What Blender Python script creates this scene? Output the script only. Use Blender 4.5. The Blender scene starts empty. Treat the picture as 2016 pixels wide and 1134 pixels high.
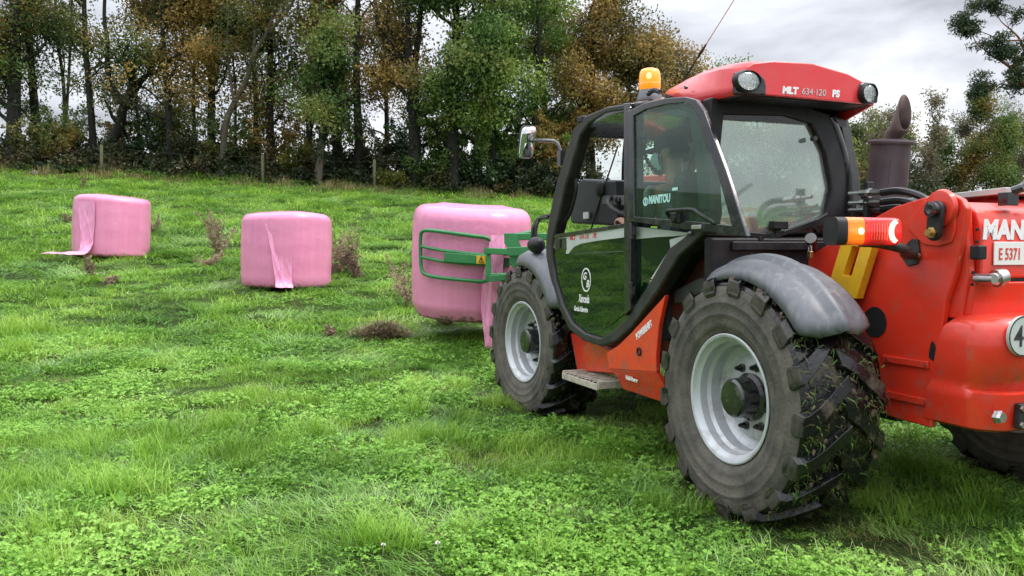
import bpy, math, random
import numpy as np
from mathutils import Vector, Matrix
R=math.radians; PI=math.pi
random.seed(7); rng=np.random.default_rng(7)
sc=bpy.context.scene; COL=sc.collection

# ------------------------------------------------------------------ camera
FPX=1672.0; EYE=1.37; PITCH=R(2.64)
cd=bpy.data.cameras.new('camera'); cam=bpy.data.objects.new('camera',cd); COL.objects.link(cam)
cd.sensor_width=36; cd.lens=36*FPX/2016; cd.clip_start=.05; cd.clip_end=3000
cam.location=(0,0,EYE); cam.rotation_euler=(PI/2-PITCH,0,0); sc.camera=cam

def ray(px,py):
    x=(px-1008)/FPX; y=-(py-567)/FPX
    return Vector((x, math.cos(PITCH)+y*math.sin(PITCH), -math.sin(PITCH)+y*math.cos(PITCH)))

# vehicle frame: X forward, Y to its left, Z up; origin on the ground under the outer face of its left rear wheel
HEAD=R(111.1); VW=Vector((1.08,4.23,0))
VM=Matrix.Translation(VW)@Matrix.Rotation(HEAD,4,'Z'); VMI=VM.inverted()
def S(px,py,Y):            # a point of the plane Y=const of the vehicle: (X, Z)
    o=VMI@Vector((0,0,EYE)); d=VMI.to_3x3()@ray(px,py); t=(Y-o.y)/d.y; p=o+d*t
    return (p.x,p.z)
def B(px,py,X):            # a point of the plane X=const: (Y, Z)
    o=VMI@Vector((0,0,EYE)); d=VMI.to_3x3()@ray(px,py); t=(X-o.x)/d.x; p=o+d*t
    return (p.y,p.z)
def at(px,depth):          # ground point seen at a column, at a depth
    return ((px-1008)/FPX*depth, depth)

# ------------------------------------------------------------------ materials
MATS={}
def mat(name,col,rough=.5,metal=0,coat=0,spec=.5,dirt=None,dirt_amt=.5,dirt_scale=6,bump=0,bump_scale=40,var=0,emit=None,estr=0,stretch=(1,1,1),dlo=.45,dhi=.7):
    m=bpy.data.materials.new(name); m.use_nodes=True; nt=m.node_tree; N=nt.nodes; L=nt.links
    b=N['Principled BSDF']; c=(*col,1)
    b.inputs['Base Color'].default_value=c; b.inputs['Roughness'].default_value=rough; b.inputs['Metallic'].default_value=metal
    b.inputs['Coat Weight'].default_value=coat; b.inputs['Coat Roughness'].default_value=.06; b.inputs['Specular IOR Level'].default_value=spec
    tc=N.new('ShaderNodeTexCoord'); mp=N.new('ShaderNodeMapping'); mp.inputs['Scale'].default_value=stretch
    L.new(tc.outputs['Object'],mp.inputs['Vector'])
    src=None
    if var:
        n=N.new('ShaderNodeTexNoise'); n.inputs['Scale'].default_value=3.5; n.inputs['Detail'].default_value=5; L.new(mp.outputs[0],n.inputs['Vector'])
        mr=N.new('ShaderNodeMapRange'); mr.inputs[1].default_value=.3; mr.inputs[2].default_value=.7; mr.inputs[3].default_value=1-var; mr.inputs[4].default_value=1+var
        L.new(n.outputs['Fac'],mr.inputs[0])
        mx=N.new('ShaderNodeVectorMath'); mx.operation='SCALE'; mx.inputs[0].default_value=col; L.new(mr.outputs[0],mx.inputs['Scale']); src=mx.outputs[0]
    if dirt:
        n=N.new('ShaderNodeTexNoise'); n.inputs['Scale'].default_value=dirt_scale; n.inputs['Detail'].default_value=9; n.inputs['Roughness'].default_value=.68; L.new(mp.outputs[0],n.inputs['Vector'])
        mr=N.new('ShaderNodeMapRange'); mr.inputs[1].default_value=dlo; mr.inputs[2].default_value=dhi; mr.inputs[3].default_value=0; mr.inputs[4].default_value=dirt_amt
        L.new(n.outputs['Fac'],mr.inputs[0])
        mx=N.new('ShaderNodeMix'); mx.data_type='RGBA'; mx.inputs['A'].default_value=c; mx.inputs['B'].default_value=(*dirt,1)
        if src: L.new(src,mx.inputs['A'])
        L.new(mr.outputs[0],mx.inputs['Factor']); src=mx.outputs['Result']
        rr=N.new('ShaderNodeMapRange'); rr.inputs[1].default_value=0; rr.inputs[2].default_value=1; rr.inputs[3].default_value=rough; rr.inputs[4].default_value=.85
        L.new(mr.outputs[0],rr.inputs[0]); L.new(rr.outputs[0],b.inputs['Roughness'])
    if src: L.new(src,b.inputs['Base Color'])
    if bump:
        n=N.new('ShaderNodeTexNoise'); n.inputs['Scale'].default_value=bump_scale; n.inputs['Detail'].default_value=6; L.new(mp.outputs[0],n.inputs['Vector'])
        bp=N.new('ShaderNodeBump'); bp.inputs['Strength'].default_value=bump; bp.inputs['Distance'].default_value=.02; L.new(n.outputs['Fac'],bp.inputs['Height']); L.new(bp.outputs[0],b.inputs['Normal'])
    if emit: b.inputs['Emission Color'].default_value=(*emit,1); b.inputs['Emission Strength'].default_value=estr
    MATS[name]=m; return m

def glass(name,tint,refl,rough=.02,haze=None,haze_amt=0):
    m=bpy.data.materials.new(name); m.use_nodes=True; nt=m.node_tree; N=nt.nodes; L=nt.links
    N.remove(N['Principled BSDF']); out=N['Material Output']
    t=N.new('ShaderNodeBsdfTransparent'); t.inputs['Color'].default_value=(*tint,1)
    g=N.new('ShaderNodeBsdfGlossy'); g.inputs['Roughness'].default_value=rough; g.inputs['Color'].default_value=(.95,1,.97,1)
    ge=N.new('ShaderNodeNewGeometry'); dp=N.new('ShaderNodeVectorMath'); dp.operation='DOT_PRODUCT'; L.new(ge.outputs['Incoming'],dp.inputs[0]); L.new(ge.outputs['Normal'],dp.inputs[1])
    def mth(op,a,b):
        q=N.new('ShaderNodeMath'); q.operation=op; q.use_clamp=(op in('ADD','SUBTRACT'))
        for i,v in enumerate((a,b)):
            if v is None: continue
            if isinstance(v,(int,float)): q.inputs[i].default_value=v
            else: L.new(v,q.inputs[i])
        return q.outputs[0]
    f5=mth('POWER',mth('SUBTRACT',1.0,mth('ABSOLUTE',dp.outputs['Value'],None)),5.0)
    class O: pass
    mr=O(); mr.outputs=[mth('ADD',mth('MULTIPLY',f5,.9),refl)]
    mx=N.new('ShaderNodeMixShader'); L.new(mr.outputs[0],mx.inputs[0]); L.new(t.outputs[0],mx.inputs[1]); L.new(g.outputs[0],mx.inputs[2]); last=mx.outputs[0]
    if haze:
        d=N.new('ShaderNodeBsdfDiffuse'); d.inputs['Color'].default_value=(*haze,1)
        tc=N.new('ShaderNodeTexCoord'); n=N.new('ShaderNodeTexNoise'); n.inputs['Scale'].default_value=4; n.inputs['Detail'].default_value=7; L.new(tc.outputs['Object'],n.inputs['Vector'])
        r2=N.new('ShaderNodeMapRange'); r2.inputs[1].default_value=.3; r2.inputs[2].default_value=.75; r2.inputs[3].default_value=haze_amt*.4; r2.inputs[4].default_value=haze_amt; L.new(n.outputs['Fac'],r2.inputs[0])
        m2=N.new('ShaderNodeMixShader'); L.new(r2.outputs[0],m2.inputs[0]); L.new(last,m2.inputs[1]); L.new(d.outputs[0],m2.inputs[2]); last=m2.outputs[0]
    L.new(last,out.inputs['Surface']); MATS[name]=m; return m

def leafmat(name,cols,trans=.35,rough=.5,scale=.35,spec=.3,lo=.35,hi=.65,pos='Object',isl=.5):
    """foliage: colour from a noise over the plant and from each leaf's own random number"""
    m=bpy.data.materials.new(name); m.use_nodes=True; nt=m.node_tree; N=nt.nodes; L=nt.links
    b=N['Principled BSDF']; out=N['Material Output']
    b.inputs['Roughness'].default_value=rough; b.inputs['Specular IOR Level'].default_value=spec
    geo=N.new('ShaderNodeNewGeometry'); tc=N.new('ShaderNodeTexCoord'); oi=N.new('ShaderNodeObjectInfo')
    n=N.new('ShaderNodeTexNoise'); n.inputs['Scale'].default_value=scale; n.inputs['Detail'].default_value=3
    if pos=='World': L.new(geo.outputs['Position'],n.inputs['Vector'])
    else:
        va=N.new('ShaderNodeVectorMath'); va.operation='ADD'; L.new(tc.outputs['Object'],va.inputs[0]); L.new(oi.outputs['Location'],va.inputs[1]); L.new(va.outputs[0],n.inputs['Vector'])
    mr=N.new('ShaderNodeMapRange'); mr.inputs[1].default_value=lo; mr.inputs[2].default_value=hi; L.new(n.outputs['Fac'],mr.inputs[0])
    a=N.new('ShaderNodeMath'); a.operation='MULTIPLY_ADD'; a.inputs[1].default_value=isl; L.new(geo.outputs['Random Per Island'],a.inputs[0])
    s=N.new('ShaderNodeMath'); s.operation='SUBTRACT'; s.inputs[1].default_value=isl/2; L.new(mr.outputs[0],s.inputs[0]); L.new(s.outputs[0],a.inputs[2])
    cr=N.new('ShaderNodeValToRGB'); e=cr.color_ramp.elements
    for i,c in enumerate(cols):
        if i<2: el=e[i]; el.position=i/(len(cols)-1)
        else: el=e.new(i/(len(cols)-1))
        el.color=(*c,1)
    for i,c in enumerate(cols): e[i].position=i/(len(cols)-1); e[i].color=(*c,1)
    L.new(a.outputs[0],cr.inputs[0]); L.new(cr.outputs[0],b.inputs['Base Color'])
    tr=N.new('ShaderNodeBsdfTranslucent'); L.new(cr.outputs[0],tr.inputs['Color'])
    mx=N.new('ShaderNodeMixShader'); mx.inputs[0].default_value=trans; L.new(b.outputs[0],mx.inputs[1]); L.new(tr.outputs[0],mx.inputs[2]); L.new(mx.outputs[0],out.inputs['Surface'])
    MATS[name]=m; return m

# ------------------------------------------------------------------ mesh builder
class MB:
    def __init__(s): s.v=[]; s.f=[]
    def add(s,vs,fs):
        o=len(s.v); s.v+=[tuple(v) for v in vs]; s.f+=[tuple(i+o for i in f) for f in fs]; return s
    def box(s,c,sz,M=None):
        x,y,z=sz[0]/2,sz[1]/2,sz[2]/2
        vs=[Vector((a*x,b*y,d*z)) for a in(-1,1) for b in(-1,1) for d in(-1,1)]
        if M is not None: vs=[M@v for v in vs]
        vs=[v+Vector(c) for v in vs]
        return s.add(vs,[(0,1,3,2),(4,6,7,5),(0,4,5,1),(2,3,7,6),(0,2,6,4),(1,5,7,3)])
    def prism(s,pts,a0,a1,axis='Y'):
        """pts: 2D outline. axis Y: (X,Z) between Y=a0 and a1; axis X: (Y,Z); axis Z: (X,Y)"""
        def P(p,a): return {'Y':(p[0],a,p[1]),'X':(a,p[0],p[1]),'Z':(p[0],p[1],a)}[axis]
        n=len(pts); vs=[P(p,a0) for p in pts]+[P(p,a1) for p in pts]
        fs=[tuple(range(n)),tuple(range(2*n-1,n-1,-1))]+[(i,i+n,(i+1)%n+n,(i+1)%n) for i in range(n)]
        return s.add(vs,fs)
    def ring(s,outer,inner,a0,a1,axis='Y'):
        """a flat band between two outlines of equal length"""
        def P(p,a): return {'Y':(p[0],a,p[1]),'X':(a,p[0],p[1]),'Z':(p[0],p[1],a)}[axis]
        n=len(outer); vs=[P(p,a0) for p in outer]+[P(p,a0) for p in inner]+[P(p,a1) for p in outer]+[P(p,a1) for p in inner]
        fs=[]
        for i in range(n):
            j=(i+1)%n
            fs+=[(i,j,n+j,n+i),(2*n+i,3*n+i,3*n+j,2*n+j),(i,2*n+i,2*n+j,j),(n+i,n+j,3*n+j,3*n+i)]
        return s.add(vs,fs)
    def loft(s,rings,caps=True,closed=True):
        n=len(rings[0]); vs=[p for r in rings for p in r]; fs=[]
        for i in range(len(rings)-1):
            for j in range(n if closed else n-1):
                k=(j+1)%n; fs.append((i*n+j,i*n+k,(i+1)*n+k,(i+1)*n+j))
        if caps and closed: fs+=[tuple(range(n-1,-1,-1)),tuple(range((len(rings)-1)*n,len(rings)*n))]
        return s.add(vs,fs)
    def tube(s,path,r,n=8,caps=True):
        path=[Vector(p) for p in path]; rs=r if isinstance(r,(list,tuple)) else [r]*len(path)
        rings=[]; up=None
        for i,p in enumerate(path):
            t=(path[min(i+1,len(path)-1)]-path[max(i-1,0)]).normalized()
            if up is None:
                up=Vector((0,0,1)) if abs(t.z)<.9 else Vector((1,0,0))
            x=t.cross(up); x=x.normalized() if x.length>1e-6 else t.orthogonal().normalized()
            y=x.cross(t).normalized(); up=y
            rings.append([p+(x*math.cos(2*PI*k/n)+y*math.sin(2*PI*k/n))*rs[i] for k in range(n)])
        return s.loft(rings,caps)
    def lathe(s,prof,n=32,c=(0,0,0),axis='Z',caps=True):
        """prof: (radius, height along axis)"""
        rings=[]
        for r,h in prof:
            ring=[]
            for k in range(n):
                a=2*PI*k/n; x,y=r*math.cos(a),r*math.sin(a)
                q={'Z':(x,y,h),'Y':(x,h,y),'X':(h,x,y)}[axis]; ring.append((q[0]+c[0],q[1]+c[1],q[2]+c[2]))
            rings.append(ring)
        return s.loft(rings,caps)
    def build(s,name,m,parent=None,bevel=0,seg=2,sharp=40,flat=False,subsurf=0,fix=True):
        me=bpy.data.meshes.new(name); me.from_pydata(s.v,[],s.f)
        if fix:
            import bmesh
            b=bmesh.new(); b.from_mesh(me); bmesh.ops.remove_doubles(b,verts=b.verts,dist=1e-5); bmesh.ops.recalc_face_normals(b,faces=b.faces); b.to_mesh(me); b.free()
        me.materials.append(m if not isinstance(m,str) else MATS[m])
        if not flat:
            me.polygons.foreach_set('use_smooth',[True]*len(me.polygons))
            if not bevel and not subsurf: me.set_sharp_from_angle(angle=R(sharp))
        o=bpy.data.objects.new(name,me); COL.objects.link(o)
        if parent is not None: o.parent=parent
        if bevel:
            md=o.modifiers.new('bevel','BEVEL'); md.width=bevel; md.segments=seg; md.limit_method='ANGLE'; md.angle_limit=R(35); md.harden_normals=True; md.use_clamp_overlap=True
        if subsurf:
            md=o.modifiers.new('sub','SUBSURF'); md.levels=subsurf; md.render_levels=subsurf
        return o
def raw(name,v,f,m,parent=None,smooth=False):
    """numpy arrays -> object (f: n x k)"""
    me=bpy.data.meshes.new(name); v=np.asarray(v,dtype=np.float32); f=np.asarray(f,dtype=np.int32); k=f.shape[1]
    me.vertices.add(len(v)); me.vertices.foreach_set('co',v.ravel()); me.loops.add(f.size); me.loops.foreach_set('vertex_index',f.ravel())
    me.polygons.add(len(f)); me.polygons.foreach_set('loop_start',np.arange(len(f),dtype=np.int32)*k)
    me.polygons.foreach_set('use_smooth',np.full(len(f),smooth)); me.update(); me.validate()
    if m is not None: me.materials.append(MATS[m] if isinstance(m,str) else m)
    o=bpy.data.objects.new(name,me); COL.objects.link(o)
    if parent is not None: o.parent=parent
    return o
def empty(name,loc=(0,0,0),rz=0,parent=None):
    o=bpy.data.objects.new(name,None); COL.objects.link(o); o.location=loc; o.rotation_euler=(0,0,rz); o.empty_display_size=.2
    if parent is not None: o.parent=parent
    return o
def tag(o,label=None,cat=None,group=None,kind=None):
    for k,v in (('label',label),('category',cat),('group',group),('kind',kind)):
        if v: o[k]=v
    return o
def text(s,name,m,parent,origin,xd,yd,size,extrude=.0008,shear=0,bold=0,align='LEFT',sx=1):
    c=bpy.data.curves.new(name,'FONT'); c.body=s; c.size=size; c.extrude=extrude; c.shear=shear; c.offset=bold; c.align_x=align; c.materials.append(MATS[m]); c.resolution_u=3
    o=bpy.data.objects.new(name,c); COL.objects.link(o); o.parent=parent
    x=Vector(xd).normalized(); y=Vector(yd); y=(y-x*y.dot(x)).normalized(); z=x.cross(y)
    M=Matrix((x,y,z)).transposed().to_4x4(); M.translation=Vector(origin); o.matrix_local=M@Matrix.Diagonal((sx,1,1,1)); return o
def smooth_path(pts,n=6):
    """Catmull-Rom through points"""
    P=[Vector(p) for p in pts]; out=[]
    for i in range(len(P)-1):
        a=P[max(i-1,0)]; b=P[i]; c=P[i+1]; d=P[min(i+2,len(P)-1)]
        for k in range(n):
            t=k/n; out.append(.5*((2*b)+(c-a)*t+(2*a-5*b+4*c-d)*t*t+(3*b-a-3*c+d)*t*t*t))
    out.append(P[-1]); return out

# ------------------------------------------------------------------ terrain
PD=np.array([-60,-10,0,3,7,10,13.8,16.4,21,26,32,33.3,34.8,36.2,39,48,80,200,900.])
PZ=np.array([-2,-.5,-.03,.03,.06,.34,.84,1.34,2.02,2.80,3.74,4.05,4.62,4.5,3.5,1.9,.6,0,-2.])
from numpy import interp
def _prof(d):
    # smoothed linear interpolation
    return (interp(d-1.2,PD,PZ)+interp(d-.4,PD,PZ)*1.5+interp(d+.4,PD,PZ)*1.5+interp(d+1.2,PD,PZ))/5
def ground(x,y):
    x=np.asarray(x,float); y=np.asarray(y,float)
    fac=np.clip(.855-.0135*x,.5,1.12)
    z=_prof(y)*fac
    b=.03*np.sin(x*1.3+1.7*np.sin(y*.7))*np.sin(y*1.1+.5)+.018*np.sin(x*3.1+y*1.9)*np.sin(y*2.7-x*1.3+1)
    near=np.clip((np.hypot(x-1.6,y-6)-3.2)/3,0.25,1)
    return z+b*near
def gz(x,y): return float(ground(x,y))
# ================================================================== SKY, SUN, GROUND
w=bpy.data.worlds.new('World'); sc.world=w; w.use_nodes=True; nt=w.node_tree; N=nt.nodes; L=nt.links
bg=N['Background']; bg.inputs['Strength'].default_value=.10
SUN_EL,SUN_AZ=R(57),R(100)      # azimuth clockwise from +Y
sky=N.new('ShaderNodeTexSky'); sky.sky_type='NISHITA'; sky.sun_disc=False; sky.sun_elevation=SUN_EL; sky.sun_rotation=SUN_AZ; sky.air_density=1.5; sky.dust_density=2
tc=N.new('ShaderNodeTexCoord'); mp=N.new('ShaderNodeMapping'); mp.inputs['Scale'].default_value=(1.2,1.2,3.2); mp.inputs['Location'].default_value=(1.3,.4,.2); L.new(tc.outputs['Generated'],mp.inputs[0])
n1=N.new('ShaderNodeTexNoise'); n1.inputs['Scale'].default_value=2.6; n1.inputs['Detail'].default_value=8; n1.inputs['Roughness'].default_value=.55; n1.inputs['Distortion'].default_value=.4; L.new(mp.outputs[0],n1.inputs['Vector'])
cr=N.new('ShaderNodeValToRGB'); e=cr.color_ramp.elements; e[0].position=.38; e[0].color=(3.2,3.35,3.75,1); e[1].position=.62; e[1].color=(6.9,7.0,7.2,1); k=e.new(.49); k.color=(4.8,4.95,5.4,1)
L.new(n1.outputs['Fac'],cr.inputs[0])
sx=N.new('ShaderNodeSeparateXYZ'); L.new(tc.outputs['Generated'],sx.inputs[0])
# overcast dome: brighter overhead
mr=N.new('ShaderNodeMapRange'); mr.inputs[1].default_value=.25; mr.inputs[2].default_value=1; mr.inputs[3].default_value=1.0; mr.inputs[4].default_value=4.0; L.new(sx.outputs['Z'],mr.inputs[0])
ml=N.new('ShaderNodeVectorMath'); ml.operation='SCALE'; L.new(cr.outputs[0],ml.inputs[0]); L.new(mr.outputs[0],ml.inputs['Scale'])
# thin cloud lets a little blue sky through
n2=N.new('ShaderNodeTexNoise'); n2.inputs['Scale'].default_value=2.6; n2.inputs['Detail'].default_value=6; L.new(mp.outputs[0],n2.inputs['Vector'])
m2=N.new('ShaderNodeMapRange'); m2.inputs[1].default_value=.45; m2.inputs[2].default_value=.75; m2.inputs[3].default_value=.96; m2.inputs[4].default_value=.75; L.new(n2.outputs['Fac'],m2.inputs[0])
mx=N.new('ShaderNodeMix'); mx.data_type='RGBA'; L.new(m2.outputs[0],mx.inputs['Factor']); L.new(sky.outputs[0],mx.inputs['A']); L.new(ml.outputs[0],mx.inputs['B']); L.new(mx.outputs['Result'],bg.inputs['Color'])
ld=bpy.data.lights.new('sun','SUN'); ld.energy=1.5; ld.angle=R(22); ld.color=(1,.95,.87); so=bpy.data.objects.new('sun',ld); COL.objects.link(so)
dirv=Vector((math.sin(SUN_AZ)*math.cos(SUN_EL),math.cos(SUN_AZ)*math.cos(SUN_EL),math.sin(SUN_EL))); so.rotation_euler=dirv.to_track_quat('Z','Y').to_euler()
vs=sc.view_settings; vs.view_transform='Standard'; vs.look='None'; vs.exposure=.80; vs.gamma=1; vs.use_curve_mapping=False
sc.cycles.max_bounces=8; sc.cycles.transparent_max_bounces=12; sc.cycles.use_denoising=True; sc.cycles.denoising_prefilter='FAST'; sc.cycles.caustics_reflective=False; sc.cycles.caustics_refractive=False

# ground sheet, fine near the camera, reaching the horizon
def groundmat():
    m=bpy.data.materials.new('soil_and_sward'); m.use_nodes=True; nt=m.node_tree; N=nt.nodes; L=nt.links; b=N['Principled BSDF']; b.inputs['Roughness'].default_value=.9; b.inputs['Specular IOR Level'].default_value=.1
    g=N.new('ShaderNodeNewGeometry')
    n=N.new('ShaderNodeTexNoise'); n.inputs['Scale'].default_value=.45; n.inputs['Detail'].default_value=10; n.inputs['Roughness'].default_value=.6; L.new(g.outputs['Position'],n.inputs['Vector'])
    c=N.new('ShaderNodeValToRGB'); e=c.color_ramp.elements; e[0].position=.3; e[0].color=(.030,.050,.012,1); e[1].position=.7; e[1].color=(.075,.14,.026,1)
    L.new(n.outputs['Fac'],c.inputs[0])
    n3=N.new('ShaderNodeTexNoise'); n3.inputs['Scale'].default_value=26; n3.inputs['Detail'].default_value=6; L.new(g.outputs['Position'],n3.inputs['Vector'])
    mxx=N.new('ShaderNodeMix'); mxx.data_type='RGBA'; mxx.blend_type='MULTIPLY'; mxx.inputs['Factor'].default_value=.8; L.new(c.outputs[0],mxx.inputs['A']); L.new(n3.outputs['Fac'],mxx.inputs['B']); L.new(mxx.outputs['Result'],b.inputs['Base Color'])
    bp=N.new('ShaderNodeBump'); bp.inputs['Strength'].default_value=.8; bp.inputs['Distance'].default_value=.05; L.new(n3.outputs['Fac'],bp.inputs['Height']); L.new(bp.outputs[0],b.inputs['Normal'])
    return m
def axis_samples(bands):
    out=[]
    for a,b,s in bands: out+=list(np.arange(a,b,s))
    out.append(bands[-1][1]); return np.array(out)
xs=axis_samples([(-900,-100,60),(-100,-40,6),(-40,-14,.8),(-14,14,.22),(14,40,.8),(40,100,6),(100,900,60)]); ys=axis_samples([(-300,-30,30),(-30,-2,2),(-2,20,.22),(20,40,.6),(40,100,4),(100,1000,60)])
X,Y=np.meshgrid(xs,ys); Z=ground(X,Y); nx,ny=len(xs),len(ys); idx=np.arange(nx*ny).reshape(ny,nx)
f=np.stack([idx[:-1,:-1],idx[:-1,1:],idx[1:,1:],idx[1:,:-1]],-1).reshape(-1,4)
gr=raw('ground',np.stack([X,Y,Z],-1).reshape(-1,3),f,groundmat(),smooth=True); gr['kind']='structure'

# ================================================================== BALES
def balemat():
    m=mat('bale_film',(.77,.315,.53),.36,coat=.25,spec=.5); nt=m.node_tree; N=nt.nodes; L=nt.links; b=N['Principled BSDF']; tc=[q for q in N if q.type=='TEX_COORD'][0]
    mp=N.new('ShaderNodeMapping'); mp.inputs['Scale'].default_value=(9,9,.55); L.new(tc.outputs['Object'],mp.inputs[0])
    n=N.new('ShaderNodeTexNoise'); n.inputs['Scale'].default_value=1.6; n.inputs['Detail'].default_value=7; L.new(mp.outputs[0],n.inputs['Vector'])
    m3=N.new('ShaderNodeMapping'); m3.inputs['Scale'].default_value=(1,1,2.2); L.new(tc.outputs['Object'],m3.inputs[0])
    n2=N.new('ShaderNodeTexNoise'); n2.inputs['Scale'].default_value=2.2; n2.inputs['Detail'].default_value=5; L.new(m3.outputs[0],n2.inputs['Vector'])
    c=N.new('ShaderNodeValToRGB'); e=c.color_ramp.elements; e[0].position=.25; e[0].color=(.66,.20,.365,1); e[1].position=.72; e[1].color=(.76,.275,.45,1)
    nf=N.new('ShaderNodeTexNoise'); nf.inputs['Scale'].default_value=7; nf.inputs['Detail'].default_value=8; nf.inputs['Roughness'].default_value=.65; nf.inputs['Distortion'].default_value=1.2; L.new(tc.outputs['Object'],nf.inputs['Vector'])
    bf=N.new('ShaderNodeBump'); bf.inputs['Strength'].default_value=.22; bf.inputs['Distance'].default_value=.03; L.new(nf.outputs['Fac'],bf.inputs['Height'])
    ad=N.new('ShaderNodeMath'); ad.operation='MULTIPLY_ADD'; ad.inputs[1].default_value=.5; L.new(n2.outputs['Fac'],ad.inputs[0]); hm=N.new('ShaderNodeMath'); hm.operation='MULTIPLY'; hm.inputs[1].default_value=.5; L.new(n.outputs['Fac'],hm.inputs[0]); L.new(hm.outputs[0],ad.inputs[2]); L.new(ad.outputs[0],c.inputs[0])
    # mud splashed on the foot of the bale
    sp=N.new('ShaderNodeSeparateXYZ'); L.new(tc.outputs['Object'],sp.inputs[0]); n4=N.new('ShaderNodeTexNoise'); n4.inputs['Scale'].default_value=11; n4.inputs['Detail'].default_value=9; n4.inputs['Roughness'].default_value=.7; L.new(tc.outputs['Object'],n4.inputs['Vector'])
    mz=N.new('ShaderNodeMapRange'); mz.inputs[1].default_value=.0; mz.inputs[2].default_value=.16; mz.inputs[3].default_value=.24; mz.inputs[4].default_value=-.08; L.new(sp.outputs['Z'],mz.inputs[0])
    aa=N.new('ShaderNodeMath'); aa.operation='ADD'; L.new(n4.outputs['Fac'],aa.inputs[0]); L.new(mz.outputs[0],aa.inputs[1])
    rr=N.new('ShaderNodeMapRange'); rr.inputs[1].default_value=.64; rr.inputs[2].default_value=.72; rr.inputs[3].default_value=0; rr.inputs[4].default_value=.8; L.new(aa.outputs[0],rr.inputs[0])
    mx=N.new('ShaderNodeMix'); mx.data_type='RGBA'; mx.inputs['B'].default_value=(.13,.085,.055,1); L.new(rr.outputs[0],mx.inputs['Factor']); L.new(c.outputs[0],mx.inputs['A']); L.new(mx.outputs['Result'],b.inputs['Base Color'])
    bp=N.new('ShaderNodeBump'); bp.inputs['Strength'].default_value=.45; bp.inputs['Distance'].default_value=.03; L.new(bf.outputs[0],bp.inputs['Normal']); L.new(ad.outputs[0],bp.inputs['Height']); L.new(bp.outputs[0],b.inputs['Normal'])
    return m
balemat()
mat('film_tail',(.78,.30,.50),.3,coat=.4,bump=.35,bump_scale=22,stretch=(3,3,.8))
def bale(name,loc,r,h,seed,label,group,tilt=(0,0),foot=1.0,rtop=.16,skew=0):
    rg=np.random.default_rng(seed); n=96; rings=[]
    prof=[]; 
    rt=rtop; rb=.07
    prof.append((.02,h*1.0+.035)); prof.append((.5*r,h+.032)); prof.append((r-rt*1.5,h+.012))
    for a in np.linspace(0,1,9): prof.append((r-rt+rt*math.sin(a*PI/2),h-rt+(rt-.0)*math.cos(a*PI/2)))
    for t in np.linspace(.05,.95,16): z=h-rt-(h-rt-rb)*t; prof.append((r*(1+.012*math.sin(t*PI)),z))
    for a in np.linspace(0,1,5): prof.append((r*foot-rb+rb*math.cos(a*PI/2),rb-rb*math.sin(a*PI/2)))
    prof.append((.02,0))
    ph=rg.uniform(0,6,8); am=rg.uniform(.3,1,8)
    for (q,z) in prof:
        ring=[]
        for k in range(n):
            a=2*PI*k/n; e=sum(am[j]*math.sin((j+2)*a+ph[j]+z*1.5*math.sin(ph[j])) for j in range(8))*.0035
            e+=.0015*math.sin(z*21+ph[0]+math.sin(a*3))*(q/r)
            e+=.006*(math.sin(a*17+ph[3])*math.sin(a*7+ph[4])*math.sin(a*29+ph[5]))*(1 if z>h-.22 else .35)*(q/r)
            # lie of the load: sagging foot
            k2=1-(1-foot)*(1-z/h)**2
            ring.append(((q*k2+e)*math.cos(a)+skew*z,(q*k2+e)*math.sin(a),z+.02*math.sin(a*2+ph[1])*(z/h)*(q/r)))
        rings.append(ring)
    m=MB(); m.loft(rings); o=m.build(name,'bale_film',None,sharp=180)
    o.location=loc; o.rotation_euler=(tilt[0],tilt[1],0); tag(o,label,'hay bale',group); return o
def film(par,rows,name='film_tail',seed=0,wr=.02,nw=30):
    """a loose length of film: rows of (left point, right point) in bale coordinates, puckered across its width"""
    rg=np.random.default_rng(seed); rows=[(Vector(a),Vector(b)) for a,b in rows]
    L_=smooth_path([a for a,b in rows],9); R_=smooth_path([b for a,b in rows],9); rings=[]
    ph=rg.uniform(0,6,6)
    for i,(a,b) in enumerate(zip(L_,R_)):
        v=i/len(L_); wd=b-a; nrm=Vector((wd.y,-wd.x,0)).normalized() if wd.length>1e-6 else Vector((0,-1,0))
        if nrm.y>0: nrm=-nrm
        g=nrm*.6+Vector((0,0,.4))
        cr_=lambda x: (1-abs(math.sin(x)))**2.2
        rings.append([a+wd*(j/nw)+g*wr*(1.3*cr_(j*.21+ph[0]+v*4.0)+.9*cr_(j*.16-v*6+ph[1])+.7*cr_(v*11+j*.09+ph[2])+.25*math.sin(j*1.7+v*37))*(.3+.7*min(1,v*3)) for j in range(nw+1)])
    m=MB(); m.loft(rings,caps=False,closed=False); o=m.build(name,'film_tail',par,sharp=75); return o
BG='pink wrapped bales in the field'
# left bale
x,y=at(219,16.3); r=.70
b1=bale('silage_bale',(x,y+.0,gz(x,y)-.02),.68,1.14,1,'leftmost pink wrapped bale, with a film tail trailing out to its left on the grass',BG,tilt=(R(-1.5),R(2.0)),rtop=.12)
def onb(a,z,r=.70,k=1.015): return (r*k*math.sin(a),-r*k*math.cos(a),z)
film(b1,[(onb(-.52,1.00),onb(.02,1.02)),(onb(-.50,.86),onb(.03,.8)),(onb(-.42,.68,k=1.02),onb(.03,.60)),(onb(-.36,.45,k=1.03),onb(.01,.42)),(onb(-.33,.25,k=1.05),onb(.0,.22,k=1.03)),(onb(-.30,.12,k=1.10),onb(-.05,.08,k=1.14)),(onb(-.42,.06,k=1.16),onb(-.26,.02,k=1.30))],seed=1,wr=.014)
film(b1,[((-.02,-.80,.09),(-.06,-.92,.03)),((-.30,-.78,.08),(-.32,-.90,.02)),((-.55,-.76,.05),(-.60,-.86,.02)),((-.74,-.74,.06),(-.76,-.82,.03)),((-.90,-.72,.03),(-.92,-.76,.02))],seed=2,wr=.02)
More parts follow.
